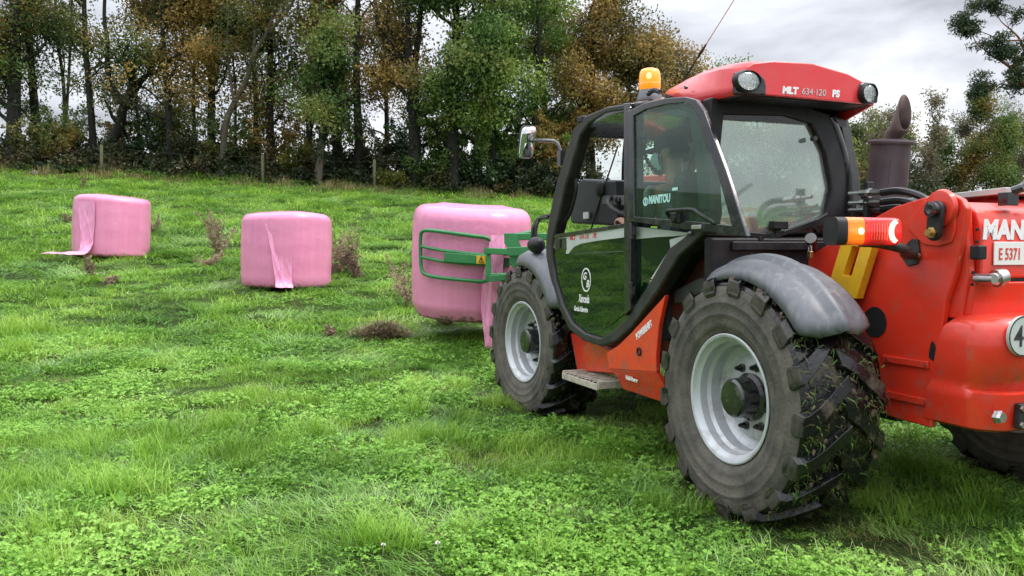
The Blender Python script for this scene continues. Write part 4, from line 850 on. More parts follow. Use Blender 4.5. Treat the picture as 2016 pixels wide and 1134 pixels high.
# ---------- bale clamp
GC=Vector(((925-1008)/FPX*10.1,10.1,0)); GC.z=.54; BR=.71            # centre of the gripped bale, world
gl=VMI@GC
clamp=MB()
def wpt(px,py,dep):     # a point at a depth along the camera axis, in vehicle space
    d=ray(px,py); return VMI@(Vector((0,0,EYE))+d*dep)
def arc(px,py,r=BR+.06):
    """point on a cylinder of radius r about the gripped bale, nearest to the camera"""
    d=ray(px,py); o=Vector((0,0,EYE)); dx,dy=d.x,d.y; fx,fy=o.x-GC.x,o.y-GC.y
    a=dx*dx+dy*dy; b=2*(fx*dx+fy*dy); c=fx*fx+fy*fy-r*r; q=b*b-4*a*c
    t=(-b-math.sqrt(max(q,0)))/(2*a); return VMI@(o+d*t)
def mirror_arm(p):       # the same arm on the far side of the bale (reflect about the carriage axis through the bale)
    q=VM@p; ax=Vector((-.36,.93,0)).normalized(); v=q-GC; al=v.dot(ax); pe=v-ax*al; pe.z=0; w=GC+(v-2*pe); return VMI@w
loop=[(968,490),(967,476),(957,468),(935,465),(890,459),(850,454),(833,455),(828,466),(828,500),(830,530),(840,541),(870,547),(910,551),(950,554),(964,548),(966,530),(967,505)]
A1=[arc(*p) for p in smooth_path([(a,b,0) for a,b in loop],4) for p in [(p[0],p[1])]]
bars=[[(829,485),(870,493),(920,499),(966,503)],[(829,506),(870,514),(920,519),(966,520)]]
cl=MB(); cl.tube([wpt(1000,500,9.2),wpt(1075,500,8.6)],.05,8)
clp=MB()
c0=wpt(1000,470,9.25)
# carriage frame: uprights and cross beams
def beam(m,a,b,w,h):
    a,b=Vector(a),Vector(b); d=(b-a).normalized(); s=d.cross(Vector((0,0,1))).normalized(); u_=s.cross(d)
    vs=[p+s*i*w/2+u_*j*h/2 for p in (a,b) for i,j in ((-1,-1),(1,-1),(1,1),(-1,1))]
    m.add(vs,[(3,2,1,0),(4,5,6,7),(0,1,5,4),(1,2,6,5),(2,3,7,6),(3,0,4,7)])
g=MB()
fr=[wpt(960,495,9.15),wpt(1130,505,9.6)]
beam(g,wpt(957,494,9.15),wpt(1110,500,9.75),.10,.07)
beam(g,wpt(962,546,9.15),wpt(1110,540,9.75),.12,.085)
beam(g,wpt(1000,466,8.9),wpt(1115,466,9.0),.08,.07)
beam(g,wpt(1000,496,8.8),wpt(1115,490,8.6),.08,.09)
carriage=g.build('bale_clamp','green_paint',T,bevel=.008)
def plate(name,px,dep,th,par=carriage,m_='green_paint'):
    f=[wpt(a,b,dep) for a,b in px]; bk=[wpt(a,b,dep)+ (VMI.to_3x3()@Vector((0,th,0))) for a,b in px]
    mm=MB(); mm.loft([f,bk]); return mm.build(name,m_,par,bevel=.005)
plate('clamp_upright',[(992,459),(1015,459),(1029,492),(1029,532),(1018,534),(1003,520),(1003,492),(993,480)],8.85,.10)
plate('clamp_upright',[(957,490),(966,492),(967,546),(962,556),(955,552)],9.15,.08)
plate('clamp_box',[(968,505),(1003,508),(1003,527),(968,526)],9.4,.2).data.materials[0]=mat('clamp_dark',(.03,.07,.025),.5)
plate('clamp_foot',[(962,543),(1012,538),(1012,549),(962,556)],9.05,.10)
def arm_part(fn):
    t=MB(); t.tube([fn(p) for p in A1],.022,10); o=t.build('clamp_arm','green_paint',carriage)
    return o
arm_part(lambda p:p); arm_part(mirror_arm)
for fn in (lambda p:p, mirror_arm):
    t=MB()
    for b in bars: t.tube([fn(arc(*p)) for p in b],.019,8)
    t.build('clamp_bar','green_paint',carriage)
sp=[[arc(875,500,BR+.08),arc(920,505,BR+.08),arc(957,508,BR+.08)]]
m=MB(); rings=[]
for (px,ya,yb_,r) in ((874,497,514,.085),(880,497,516,.10),(938,502,520,.10),(960,502,521,.09)):
    a,b=arc(px,ya,BR+.055),arc(px,yb_,BR+.055); a2,b2=arc(px,ya,BR+.12),arc(px,yb_,BR+.12); rings.append([a,a2,b2,b])
m.loft(rings); m.build('arm_bracket','green_paint',carriage,bevel=.008)
m=MB(); m.loft([[arc(px,ya,BR+.124),arc(px,ya,BR+.130),arc(px,yb_,BR+.130),arc(px,yb_,BR+.124)] for px,ya,yb_ in ((938,503,519),(956,504,520))]); ws=m.build('warning_sticker','yellow_paint',carriage)
m=MB()
for (px,py) in (((943,517),(947,505)),((947,505),(952,517.5)),((952,517.5),(943,517)),((947.4,508.5),(947.4,513.5)),((947.4,515),(947.4,516))): m.tube([arc(*px,BR+.132),arc(*py,BR+.132)],.0035,5)
m.build('warning_sign','dark_letter',carriage)
m=MB(); p=smooth_path([wpt(1066,488,8.2),wpt(1056,470,8.2),wpt(1056,445,8.2),wpt(1066,428,8.2),wpt(1085,424,8.0)],6); m.tube(p,.017,8); m.tube([q+Vector((.03,.02,-.02)) for q in p],.017,8); m.build('hose','hose_black',carriage)
m=MB(); m.lathe([(.03,0),(.06,.03),(.065,.09),(.055,.13),(.03,.14)],20,axis='X'); hl=m.build('front_lamp','black_plastic',T,sharp=60); hl.location=(2.55,-.06,1.40)
m=MB(); m.lathe([(.052,.142),(.04,.15),(.0005,.152)],20,axis='X'); m.build('lens','lamp_glass',hl)

# ---------- driver
P=empty('person',VM@Vector((1.10,-.42,1.33)),HEAD); P.rotation_euler=(0,R(8),HEAD)
tag(P,'person in grey jacket, dark cap and face mask at the wheel','person')
def skin(name,verts,edges,rad,m_,parent,sub=2):
    me=bpy.data.meshes.new(name); me.from_pydata(verts,edges,[]); me.materials.append(MATS[m_])
    o=bpy.data.objects.new(name,me); COL.objects.link(o); o.parent=parent
    md=o.modifiers.new('skin','SKIN'); md.use_smooth_shade=True; md.branch_smoothing=.4
    sv=me.skin_vertices[0].data
    for i,r_ in enumerate(rad): sv[i].radius=(r_,r_) if not isinstance(r_,tuple) else r_
    sv[0].use_root=True
    s2=o.modifiers.new('sub','SUBSURF'); s2.levels=sub; s2.render_levels=sub; return o
mat('skin',(.42,.24,.17),.5); mat('jacket_grey',(.17,.19,.20),.7,var=.25); mat('trousers_dark',(.03,.035,.05),.8); mat('cap_dark',(.012,.012,.016),.7); mat('mask_blue',(.42,.62,.66),.7)
V=[(0,0,.0),(-.03,0,.18),(-.03,0,.36),(-.015,0,.46),(.01,0,.53),(.03,0,.60),(.035,0,.70),(.02,0,.755)]; E=[(i,i+1) for i in range(7)]; RD=[(.15,.12),(.14,.11),(.16,.11),(.07,.07),(.055,.055),(.075,.085),(.078,.095),(.05,.06)]
def chain(start,pts,rs):
    prev=start
    for p,r_ in zip(pts,rs): V.append(p); RD.append(r_); E.append((prev,len(V)-1)); prev=len(V)-1
    return prev
for s in (1,-1):
    h=chain(2,[(-.02,.19*s,.40),(.10,.24*s,.16),(.36,.17*s,.25),(.44,.15*s,.30)],[.062,.05,.038,.03])
    for k,(a,b) in enumerate(((.03,.0),(.045,.012),(.048,.024),(.04,.036))):
        chain(h,[(.44+a,(.15-.03+.02*k)*s,.31),(.44+a+.03,(.15-.03+.02*k)*s,.30),(.44+a+.035,(.15-.03+.02*k)*s,.275)],[.011,.010,.008])
    chain(h,[(.455,.105*s,.295),(.475,.09*s,.285)],[.012,.009])
    chain(0,[(.08,.10*s,-.01),(.45,.13*s,.0),(.52,.13*s,-.36),(.62,.13*s,-.40)],[.09,.07,.048,.04])
body=skin('body',V,E,RD,'skin',P)
# clothing and headgear
Vj=[V[0],V[1],V[2],V[3]]; 
def jacket():
    v=[(0,0,.02),(-.03,0,.18),(-.03,0,.35),(-.02,0,.45)]; e=[(0,1),(1,2),(2,3)]; r=[(.175,.15),(.165,.13),(.185,.135),(.085,.085)]
    for s in (1,-1):
        i=len(v); v+=[(-.02,.19*s,.40),(.10,.24*s,.16),(.36,.17*s,.25)]; e+=[(2,i),(i,i+1),(i+1,i+2)]; r+=[.082,.066,.052]
    return skin('jacket',v,e,r,'jacket_grey',P)
jacket()
v=[(.0,0,-.02)]; e=[]; r=[.14]
for s in (1,-1):
    i=len(v); v+=[(.08,.10*s,-.01),(.45,.13*s,.0),(.52,.13*s,-.36)]; e+=[(0,i),(i,i+1),(i+1,i+2)]; r+=[.105,.085,.062]
skin('trousers',v,e,r,'trousers_dark',P)
hc=Vector((.03,0,.665))
m=MB(); m.loft([[hc+Vector((.118*math.cos(t)*k,.092*math.sin(t)*k,h)) for t in np.linspace(0,2*PI,24,endpoint=False)] for k,h in ((1.0,.03),(1.0,.07),(.9,.105),(.6,.128),(.1,.137))]); 
m.loft([[hc+Vector((x,y,.035+.0*x)) for x,y in ((.09,.07),(.17,.055),(.19,0),(.17,-.055),(.09,-.07))],[hc+Vector((x,y,.045)) for x,y in ((.09,.07),(.17,.055),(.19,0),(.17,-.055),(.09,-.07))]]); m.build('cap','cap_dark',P,sharp=50)
m=MB(); m.loft([[hc+Vector((-.02+.105*math.cos(t)*k+(.02 if math.cos(t)>0 else 0),.09*math.sin(t)*k,h)) for t in np.linspace(PI*.55,PI*1.45,12)] for k,h in ((.98,-.05),(1.02,.0),(1.03,.03))],caps=False,closed=False); m.build('hair','cap_dark',P)
m=MB(); m.loft([[hc+Vector((.022+.108*math.cos(t)*k,.086*math.sin(t)*k,h)) for t in np.linspace(-PI*.42,PI*.42,13)] for k,h in ((.86,-.105),(1.10,-.07),(1.17,-.03),(1.08,.0))],caps=False,closed=False); m.build('face_mask','mask_blue',P,sharp=80)
for s in (1,-1):
    m=MB(); m.lathe([(.001,-.008),(.010,-.004),(.010,.004),(.001,.008)],10,axis='X'); o=m.build('eye','white_paint',P); o.location=hc+Vector((.100,.034*s,.012))
    m=MB(); m.lathe([(.001,-.006),(.022,-.004),(.026,.003),(.012,.006)],12,axis='Y'); o=m.build('ear','skin',P); o.location=hc+Vector((.0,.086*s,-.005))

# the head is turned a little to the left
HR=Matrix.Translation(hc)@Matrix.Rotation(R(32),4,'Z')@Matrix.Translation(-hc)
for o in P.children:
    if o.name.split('.')[0] in ('cap','hair','face_mask','eye','ear'): o.matrix_basis=HR@o.matrix_basis

# lettering: outlines of the letters become meshes
bpy.context.view_layer.update(); dg=bpy.context.evaluated_depsgraph_get()
for o in [o for o in sc.objects if o.type=='FONT']:
    me=bpy.data.meshes.new_from_object(o.evaluated_get(dg)); n=o.name; p=o.parent; M=o.matrix_basis.copy(); cu=o.data; bpy.data.objects.remove(o); bpy.data.curves.remove(cu)
    q=bpy.data.objects.new(n,me); COL.objects.link(q); q.parent=p; q.matrix_basis=M
# ================================================================== TREES, HEDGE BANK, FENCE
leafmat('leaf_green',[(0.044,0.091,0.025),(0.098,0.169,0.043),(0.169,0.247,0.065),(0.260,0.267,0.072)],trans=.40,scale=.55)
leafmat('leaf_mixed',[(0.046,0.077,0.022),(0.114,0.154,0.036),(0.228,0.210,0.054),(0.336,0.210,0.058)],trans=.40,scale=.40,lo=.38,hi=.62)
leafmat('leaf_brown',[(0.086,0.098,0.029),(0.196,0.155,0.046),(0.322,0.213,0.063),(0.414,0.276,0.081)],trans=.40,scale=.5)
leafmat('leaf_bright',[(0.060,0.120,0.029),(0.120,0.228,0.048),(0.204,0.324,0.066),(0.324,0.396,0.078)],trans=.35,scale=.6)
leafmat('leaf_ivy',[(0.015,0.033,0.013),(0.027,0.060,0.018),(0.050,0.090,0.025)],trans=.2,scale=1.2,rough=.35)
leafmat('leaf_yellow',[(.07,.10,.02),(.16,.17,.03),(.26,.23,.04)],trans=.35,scale=1.0)
leafmat('leaf_birch',[(0.072,0.078,0.048),(0.132,0.132,0.072),(0.204,0.186,0.108),(0.264,0.216,0.132)],trans=.4,scale=.5)
leafmat('needle_pine',[(.018,.040,.016),(.035,.065,.022),(.065,.085,.03)],trans=.2,scale=1.0)
leafmat('bramble',[(.010,.020,.007),(.022,.038,.011),(.050,.058,.018),(.085,.062,.026)],trans=.25,scale=.8)
leafmat('dry_stalk',[(.17,.115,.08),(.28,.20,.14),(.40,.30,.21)],trans=.15,scale=3,isl=.8)
leafmat('dry_grass',[(.07,.10,.025),(.20,.17,.07),(.34,.26,.12)],trans=.25,scale=1.2,isl=.8)
mat('bark_dark',(.016,.013,.011),.9,var=.4,bump=.6,bump_scale=18,stretch=(1,1,.25),dirt=(.022,.032,.012),dirt_amt=.7,dirt_scale=3)
mat('bark_light',(.085,.070,.052),.9,var=.35,bump=.5,bump_scale=18,stretch=(1,1,.3),dirt=(.06,.07,.035),dirt_amt=.7,dirt_scale=3)
mat('bark_birch',(.22,.20,.18),.8,var=.4,dirt=(.05,.045,.04),dirt_amt=.8,dirt_scale=5,stretch=(1,1,.4))
mat('bark_pine',(.23,.105,.055),.9,var=.4,bump=.5,bump_scale=10)

def leaves(centres,radii,counts,size,rg,flat=1.0,droop=.3,long=1.35):
    """leaf shaped faces scattered round cluster centres"""
    C=np.repeat(np.asarray(centres,float),counts,axis=0); RR=np.repeat(np.asarray(radii,float),counts)
    n=len(C); d=rg.normal(size=(n,3)); d/=np.linalg.norm(d,axis=1,keepdims=True); d*=(rg.uniform(0,1,n)**.45)[:,None]*RR[:,None]; d[:,2]*=flat
    P=C+d; a=rg.normal(size=(n,3)); a[:,2]-=droop; a/=np.linalg.norm(a,axis=1,keepdims=True)
    b=np.cross(a,rg.normal(size=(n,3))); b/=np.linalg.norm(b,axis=1,keepdims=True)
    s=size*rg.uniform(.6,1.3,n)[:,None]
    V=np.stack([P-a*s*.5*long,P+b*s*.34-a*s*.05,P+a*s*.5*long,P-b*s*.34-a*s*.05],1).reshape(-1,3)
    F=np.arange(n*4).reshape(n,4); return V,F
def wander(p,d,l,n,rg,w=.18,up=.05):
    pts=[Vector(p)]; d=Vector(d).normalized()
    for i in range(n):
        d=(d+Vector(rg.normal(size=3))*w+Vector((0,0,up))).normalized(); pts.append(pts[-1]+d*(l/n))
    return pts
def tree(px,depth,w,h,label,group,leafm='leaf_mixed',bark='bark_dark',seed=0,lean=0,cb=2.0,spread=1.7,n=5500,size=.105,ivy=0,limbs=13,paths=None,name='oak_tree',thin=0,cr=(.40,.95),tipup=.1,base_dz=-.1,flat=.8,long=1.35):
    rg=np.random.default_rng(1000+seed); lean=lean or rg.uniform(-.022,.022); spread*=1.22 if depth<45 else 1; n=int(n*2.2*rg.uniform(.75,1.2)); size*=rg.uniform(.85,1.15); cb*=(.62 if depth<45 else 1); x,y=at(px,depth); z=gz(x,y)+base_dz
    root=empty(name,(x,y,z)); tag(root,label,'tree',group)
    m=MB(); tips=[]
    def limb(a,d,l,r,level):
        pts=wander(a,d,l,6 if level<2 else 4,rg,.16+.05*level,tipup)
        k=len(pts)-1; m.tube(pts,[r*(1-.75*i/k) for i in range(k+1)],6 if level<2 else 4,caps=False)
        for i in range(1,k+1):
            if level>=2 or i>=k-2: tips.append((pts[i],level))
        if level<2:
            for q in range(4 if level==0 else 3):
                i=rg.integers(max(1,k//3),k+1); dd=(pts[i]-pts[i-1]).normalized(); s=Vector(rg.normal(size=3)); s=(s-dd*s.dot(dd)).normalized()
                limb(pts[i],dd*.6+s,l*rg.uniform(.4,.62),r*(1-.75*i/k)*.6+.004,level+1)
    if paths:   # main stems given where the photo shows them
        stems=[]
        for pth,w0,w1 in paths:
            pts=[]
            for (qx,qy) in pth:
                d=ray(qx,qy); t=y/d.y; pts.append(Vector((d.x*t-x,rg.uniform(-.15,.15),EYE+d.z*t-z)))
            sp=smooth_path(pts,4); k=len(sp)-1; m.tube(sp,[w0+(w1-w0)*i/k for i in range(k+1)],8,caps=False); stems.append((sp,w0,w1))
        for sp,w0,w1 in stems:
            k=len(sp)-1
            for q in range(max(3,limbs//len(stems))):
                i=rg.integers(k//3,k+1)
                if sp[i].z<cb*.7: continue
                dd=(sp[i]-sp[i-1]).normalized(); s=Vector(rg.normal(size=3)); s.z*=.4; limb(sp[i],dd*.5+s.normalized(),spread*rg.uniform(.5,1.0),(w0+(w1-w0)*i/k)*.5,1)
            limb(sp[-1],sp[-1]-sp[-2],spread*1.3,w1,0)
    else:
        nseg=12; pts=[Vector((0,0,0))]; off=Vector((0,0,0)); ph=rg.uniform(0,6,2)
        for i in range(1,nseg+1):
            t=i/nseg; pts.append(Vector((lean*h*t+.10*math.sin(t*5+ph[0])*t*2,.10*math.sin(t*4+ph[1])*t*2,h*.88*t)))
        rad=[w/2*(1.25 if i==0 else 1)*(1-.72*i/nseg) for i in range(nseg+1)]
        m.tube(pts,rad,10,caps=False)
        for q in range(limbs):
            t=rg.uniform(max(.12,cb*.8/h),1)**.9; i=t*nseg; j=min(int(i),nseg-1); p=pts[j].lerp(pts[j+1],i-j); ang=rg.uniform(0,2*PI)
            limb(p,Vector((math.cos(ang),math.sin(ang)*.8,rg.uniform(.15,.9))),spread*rg.uniform(.6,1.15)*(1.15-.5*t),rad[j]*.42,0 if rg.uniform()<.6 else 1)
        limb(pts[-1],Vector((0,0,1)),h*.14,rad[-1],1)
        stems=[(pts,w/2,w/6)]
    tr=m.build('trunk',bark,root,sharp=180,fix=False)
    tp=[p for p,l in tips if p.z>cb*.75]
    if not tp: tp=[p for p,l in tips]
    if len(tp)>300: tp=[tp[i] for i in rg.choice(len(tp),300,replace=False)]
    rad=rg.uniform(*cr,len(tp)); wts=rad**2*rg.uniform(.25,1.5,len(tp)); cnt=np.maximum(4,(wts/wts.sum()*n)).astype(int)
    V,F=leaves([tuple(p) for p in tp],rad,cnt,size,rg,flat,long=long); raw('crown',V,F,leafm,root)
    if ivy:
        cs=[];rs=[]
        for sp,w0,w1 in stems[:1]:
            k=len(sp)-1
            for i in range(k):
                for q in range(4):
                    t=rg.uniform(); p=sp[i].lerp(sp[i+1],t)
                    if p.z>.9: cs.append(tuple(p)); rs.append(w0*rg.uniform(1.2,2.3))
        if cs: V,F=leaves(cs,rs,[int(ivy/len(cs))+1]*len(cs),.11,rg,1.3); raw('ivy',V,F,'leaf_ivy',root)
    return root
G='trees along the field edge'
D=35.0
tree(34,D,.62,11,'thick dark ivy-clad oak at the far left end of the tree row',G,'leaf_mixed',seed=1,cb=2.4,ivy=1500,n=6500,spread=2.2)
tree(78,D+1.2,.42,11,'dark straight trunk close behind the thick ivy-clad oak at far left',G,'leaf_green',seed=2,cb=3.0,n=5500,ivy=500)
tree(122,D+2,.20,9,'thin twin-stemmed pale sapling between the far left oak and the forked tree',G,'leaf_green','bark_light',seed=3,cb=3.4,n=2600,paths=[([(124,320),(126,240),(122,150),(112,60),(108,-60)],.10,.05),([(126,240),(134,150),(142,60),(146,-60)],.07,.04)])
tree(190,D+.4,.32,12,'tall straight dark trunk just left of the curved forking tree',G,'leaf_mixed',seed=4,cb=3.4,n=5200,ivy=300)
tree(212,D,.42,9,'dark tree with a curved trunk that forks into two crooked limbs',G,'leaf_mixed',seed=5,cb=2.6,n=4200,paths=[([(212,318),(214,285),(232,245),(246,208)],.24,.17),([(246,208),(226,185),(215,150),(208,120),(214,80),(204,30),(210,-60)],.14,.06),([(246,208),(258,185),(285,150),(318,138),(345,110)],.14,.05)])
tree(279,D+1.5,.18,7,'slender dark understorey tree between the curved forking tree and the next trunk',G,'leaf_green',seed=6,cb=1.6,n=3600,spread=1.5)
tree(340,D-.6,.30,11,'brown-leaved oak with a plain upright trunk above the gap beyond the left bale',G,'leaf_brown',seed=7,cb=3.0,n=6500,spread=2.3,ivy=250)
tree(421,D+.5,.38,12,'tall straight dark trunk just behind the pale leaning tree',G,'leaf_mixed',seed=8,cb=3.6,n=4800,ivy=700)
tree(434,D-1,.36,9,'pale leaning tree whose trunk slants up to the right and forks high',G,'leaf_mixed','bark_light',seed=9,cb=2.8,n=4200,paths=[([(432,356),(436,310),(445,240),(462,200),(484,160),(500,115)],.15,.10),([(500,115),(512,85),(545,50),(572,10),(600,-50)],.095,.04),([(462,200),(452,150),(446,90),(450,30)],.065,.03),([(500,115),(502,60),(496,-40)],.075,.04)])
tree(467,D+1,.15,8,'very thin dark trunk beside the pale leaning tree',G,'leaf_green',seed=10,cb=2.6,n=2600,spread=1.2)
tree(506,D+1.2,.26,11,'slim dark trunk, first of the two standing close together right of the pale leaning tree',G,'leaf_mixed',seed=11,cb=3.4,n=3800,ivy=300)
tree(537,D+.3,.36,12,'thicker dark trunk of the close pair right of the pale leaning tree',G,'leaf_mixed',seed=12,cb=2.8,n=5200,ivy=600)
tree(612,D+.6,.30,12,'tall slightly leaning dark oak left of the ivy-covered trunk',G,'leaf_brown',seed=13,cb=3.4,n=5000,lean=.012,ivy=400)
tree(628,D-2,.32,7,'short stout grey trunk smothered in ivy at the front of the row',G,'leaf_green','bark_light',seed=14,cb=1.9,n=3800,lean=.06,ivy=2200,spread=1.3)
tree(665,D+.8,.45,12,'tall oak wrapped in dark ivy to the top, with brown outer leaves',G,'leaf_brown',seed=15,cb=3.2,n=5000,ivy=2600)
tree(711,D-.5,.40,12,'straight black trunk standing alone above the small dead docks',G,'leaf_brown',seed=16,cb=3.2,n=5600,spread=2.0,ivy=400)
tree(817,D-1.4,.50,10,'stout dark oak whose limbs fork widely, left of the dense green tree',G,'leaf_brown',seed=17,cb=2.6,n=6000,spread=1.9,paths=[([(818,388),(818,330),(816,240),(812,165)],.30,.20),([(812,165),(795,140),(778,100),(748,60),(738,0),(735,-80)],.15,.06),([(812,165),(818,110),(826,50),(830,-60)],.16,.07),([(805,190),(775,165),(745,155)],.08,.03)],ivy=900)
tree(893,D-1.6,.55,11,'broad dense green tree behind the gripped bale, its foliage reaching the ground',G,'leaf_green',seed=18,cb=1.0,n=17000,spread=2.1,limbs=20,ivy=2500,cr=(.5,1.0))
tree(968,D-.8,.45,11,'dense mid-green tree right of the broad green one, with glossy lit clumps',G,'leaf_bright',seed=19,cb=1.7,n=12000,spread=2.0,limbs=16,cr=(.5,1.0),ivy=900)
tree(1052,D-.4,.34,8.6,'bright yellow-green tree above the wing mirror',G,'leaf_bright',seed=20,cb=1.8,n=9000,spread=1.9,limbs=15,cr=(.45,.9))
tree(1072,D+2.6,.5,9.6,'brown-tinged oak peeping over the bright yellow-green tree',G,'leaf_mixed',seed=21,cb=3.0,n=7000,spread=2.0,limbs=14)
tree(1165,D+1.0,.5,8.9,'rounded brown oak with a clear outline against the sky left of the beacon',G,'leaf_brown',seed=22,cb=1.6,n=12000,spread=2.1,limbs=20,cr=(.5,1.0))
tree(1232,D+.5,.4,6.4,'lower russet oak directly behind the amber beacon',G,'leaf_brown',seed=23,cb=2.6,n=5000,spread=1.7,limbs=14)
tree(1298,D+3.5,.5,8.2,'russet oak peeping out between the beacon and the red roof cap',G,'leaf_brown',seed=24,cb=1.4,n=8000,spread=2.1,limbs=16)
tree(1390,D+4,.4,6.5,'low green tree seen through the cab behind the driver',G,'leaf_green',seed=25,cb=.9,n=5500,spread=2.0,limbs=14)
tree(1500,D+6,.4,6.0,'low mixed tree seen through the rear window of the cab',G,'leaf_mixed',seed=26,cb=.9,n=5000,spread=2.0,limbs=14)
tree(1590,D+8,.4,5.8,'low dark tree at the right edge of the rear window of the cab',G,'leaf_green',seed=27,cb=.9,n=5000,spread=2.0,limbs=14)
tree(-35,D+.4,.5,11,'dark oak only partly in the picture at its extreme left edge',G,'leaf_mixed',seed=28,cb=2.2,n=5000,spread=2.1,ivy=500)
tree(760,D+2.2,.26,11,'slim trunk half hidden behind the limbs of the stout forking oak',G,'leaf_brown',seed=29,cb=3.6,n=3600,spread=1.6)
tree(390,D+2.4,.22,10,'slender trunk in the gap between the brown oak and the tall straight trunk',G,'leaf_brown',seed=30,cb=3.6,n=3000,spread=1.5)
# row of birches beyond the machine
G2='birches beyond the boom'
bl=['bushy brown birch touching the cab pillar','wispy bare-topped birch just left of the exhaust','leafy birch right behind the exhaust muffler','thin grey birch just right of the exhaust pipe','tall dark-leaved birch, first past the exhaust','bare twiggy birch between two leafy ones past the exhaust','broad dark-leaved birch left of the wide gap','slender birch with a silvery top left of the pine branch','tallest silvery birch below the pine branch','leaning thin birch below the pine trunk','leafy low birch near the right picture edge','twiggy birch beside the right picture edge','birch cut by the right picture edge']
bx_=[1662,1690,1722,1752,1790,1822,1851,1880,1912,1940,1968,1996,2026]; bh=[5.4,6.4,6.6,6.2,6.0,6.9,5.4,6.4,7.2,6.0,6.3,6.7,6.4]
for i,(q,hh_) in enumerate(zip(bx_,bh)):
    bare=i in (1,3,5,7,9,11); dd=50+(i*37%5)
    tree(q,dd,.16,hh_*1.30,bl[i],G2,'leaf_birch' if bare else 'leaf_green' if i%4==2 else 'leaf_mixed','bark_birch',seed=60+i,cb=1.0,spread=1.3,n=3000 if bare else 6000,limbs=24,size=.115,name='birch_tree',cr=(.30,.7) if bare else (.4,.85),tipup=.35,base_dz=.55)
# pine
tree(2062,40,.45,9.5,'tall pine with an orange trunk and flat green pads leaning into the sky','pines','needle_pine','bark_pine',seed=90,cb=7.2,n=8000,size=.075,limbs=10,spread=.9,name='pine_tree',cr=(.25,.60),flat=.5,long=3.0,paths=[([(2085,420),(2080,330),(2070,260),(2046,200),(2016,165)],.20,.11),([(2016,165),(1998,140),(1978,122),(1956,108),(1936,96)],.09,.03),([(2006,150),(1991,153),(1976,162)],.05,.02),([(2020,185),(2022,130),(2010,80),(1990,55)],.10,.03),([(2010,80),(1970,80),(1940,68)],.05,.02),([(2030,200),(2050,120),(2060,50)],.12,.05)])

# hedge bank undergrowth
rg=np.random.default_rng(5); cs=[];rs=[]
for i in range(2600):
    x=rg.uniform(-26,24); y=rg.uniform(32.5,36.6); hmax=(.95+.35*math.sin(x*.9)+.30*math.sin(x*2.3+1))*min(1,(y-32.2)/1.2)
    cs.append((x,y,gz(x,y)+rg.uniform(0,max(.1,hmax)))); rs.append(rg.uniform(.18,.42))
V,F=leaves(cs,rs,[38]*len(cs),.115,rg,.8); o=raw('undergrowth',V,F,'bramble'); tag(o,'dark tangle of brambles and nettles along the bank under the trees','undergrowth',kind='stuff')
def blades(pos,h,w,rg,lean=.35,seg=2):
    n=len(pos); a=rg.uniform(0,2*PI,n); d=np.stack([np.cos(a),np.sin(a),0*a],1); s=np.stack([-np.sin(a),np.cos(a),0*a],1); h=h[:,None]; w=w[:,None]; l=(rg.uniform(.1,1,n)*lean)[:,None]; U=np.array([0,0,1.])
    p0=pos; p1=pos+U*h*.6+d*h*l*.4; p2=pos+U*h*(1-.25*l)+d*h*l
    V=np.stack([p0-s*w,p0+s*w,p1+s*w*.7,p1-s*w*.7,p2+s*w*.12,p2-s*w*.12],1).reshape(-1,3); b=np.arange(n)[:,None]*6
    F=np.concatenate([b+np.array([[0,1,2,3]]),b+np.array([[3,2,4,5]])]); return V,F
n=16000; X=rg.uniform(-24,22,n); Y=32.2+rg.normal(0,.55,n)+.25*np.sin(X*1.1); P_=np.stack([X,Y,ground(X,Y)-.03],1)
V,F=blades(P_,rg.uniform(.15,.55,n)*(.6+.4*np.sin(X*2.1+np.sin(X*.7)*3)),rg.uniform(.006,.014,n),rg,.6); o=raw('dry_grass',V,F,'dry_grass'); tag(o,'strip of tall dry grass along the top edge of the field','grass',kind='stuff')
# bushes in the hedge
def bush(px,depth,r,h,leafm,label,seed,n=2600):
    rg=np.random.default_rng(seed); x,y=at(px,depth); root=empty('bush',(x,y,gz(x,y)-.05)); tag(root,label,'bush','bushes in the hedge bank'); m=MB(); cs=[];rs=[]
    for k in range(16):
        a=rg.uniform(0,2*PI); p=wander((0,0,0),(math.cos(a)*.7*r,math.sin(a)*.5*r,h*rg.uniform(.5,1)),h*rg.uniform(.6,1.05),5,rg,.15,.05); m.tube(p,[.02,.016,.013,.01,.007,.004],4,caps=False)
        for q in p[2:]: cs.append(tuple(q)); rs.append(rg.uniform(.16,.38))
    m.build('stem','bark_dark',root,sharp=180,fix=False); V,F=leaves(cs,rs,[n//len(cs)]*len(cs),.10,rg,.9); raw('foliage',V,F,leafm,root)
bush(768,33.0,.7,.75,'leaf_yellow','small yellow-leaved bush beside the right-hand fence post',11)
bush(585,34.2,1.2,1.5,'leaf_yellow','yellow-green hazel bush left of the stout ivy-covered trunk',12)
bush(455,34.8,1.3,1.5,'leaf_mixed','low olive bush behind the foot of the pale leaning tree',13)
bush(95,33.9,1.9,2.1,'leaf_mixed','wide drooping olive bush beside the thick far left oak',14,n=4200)
bush(400,35,1.2,1.3,'leaf_ivy','dark holly bush between two trunks left of the pale leaning tree',15)
bush(850,33.8,1.3,1.6,'leaf_green','dark rounded bush at the foot of the dense green tree',16,n=3600)
bush(965,33.4,1.3,1.5,'leaf_ivy','dark shrub behind the top right of the gripped bale',17,n=3600)
bush(1060,33.2,1.4,1.5,'bramble','brown-green thicket between the gripped bale and the cab',18,n=3600)
bush(250,35.2,1.4,1.2,'leaf_ivy','dark evergreen shrub in front of the curved forking tree',19,n=3000)
bush(690,34.8,1.5,1.4,'bramble','dark bramble mound between the ivy-covered trunk and the straight black trunk',20,n=3200)
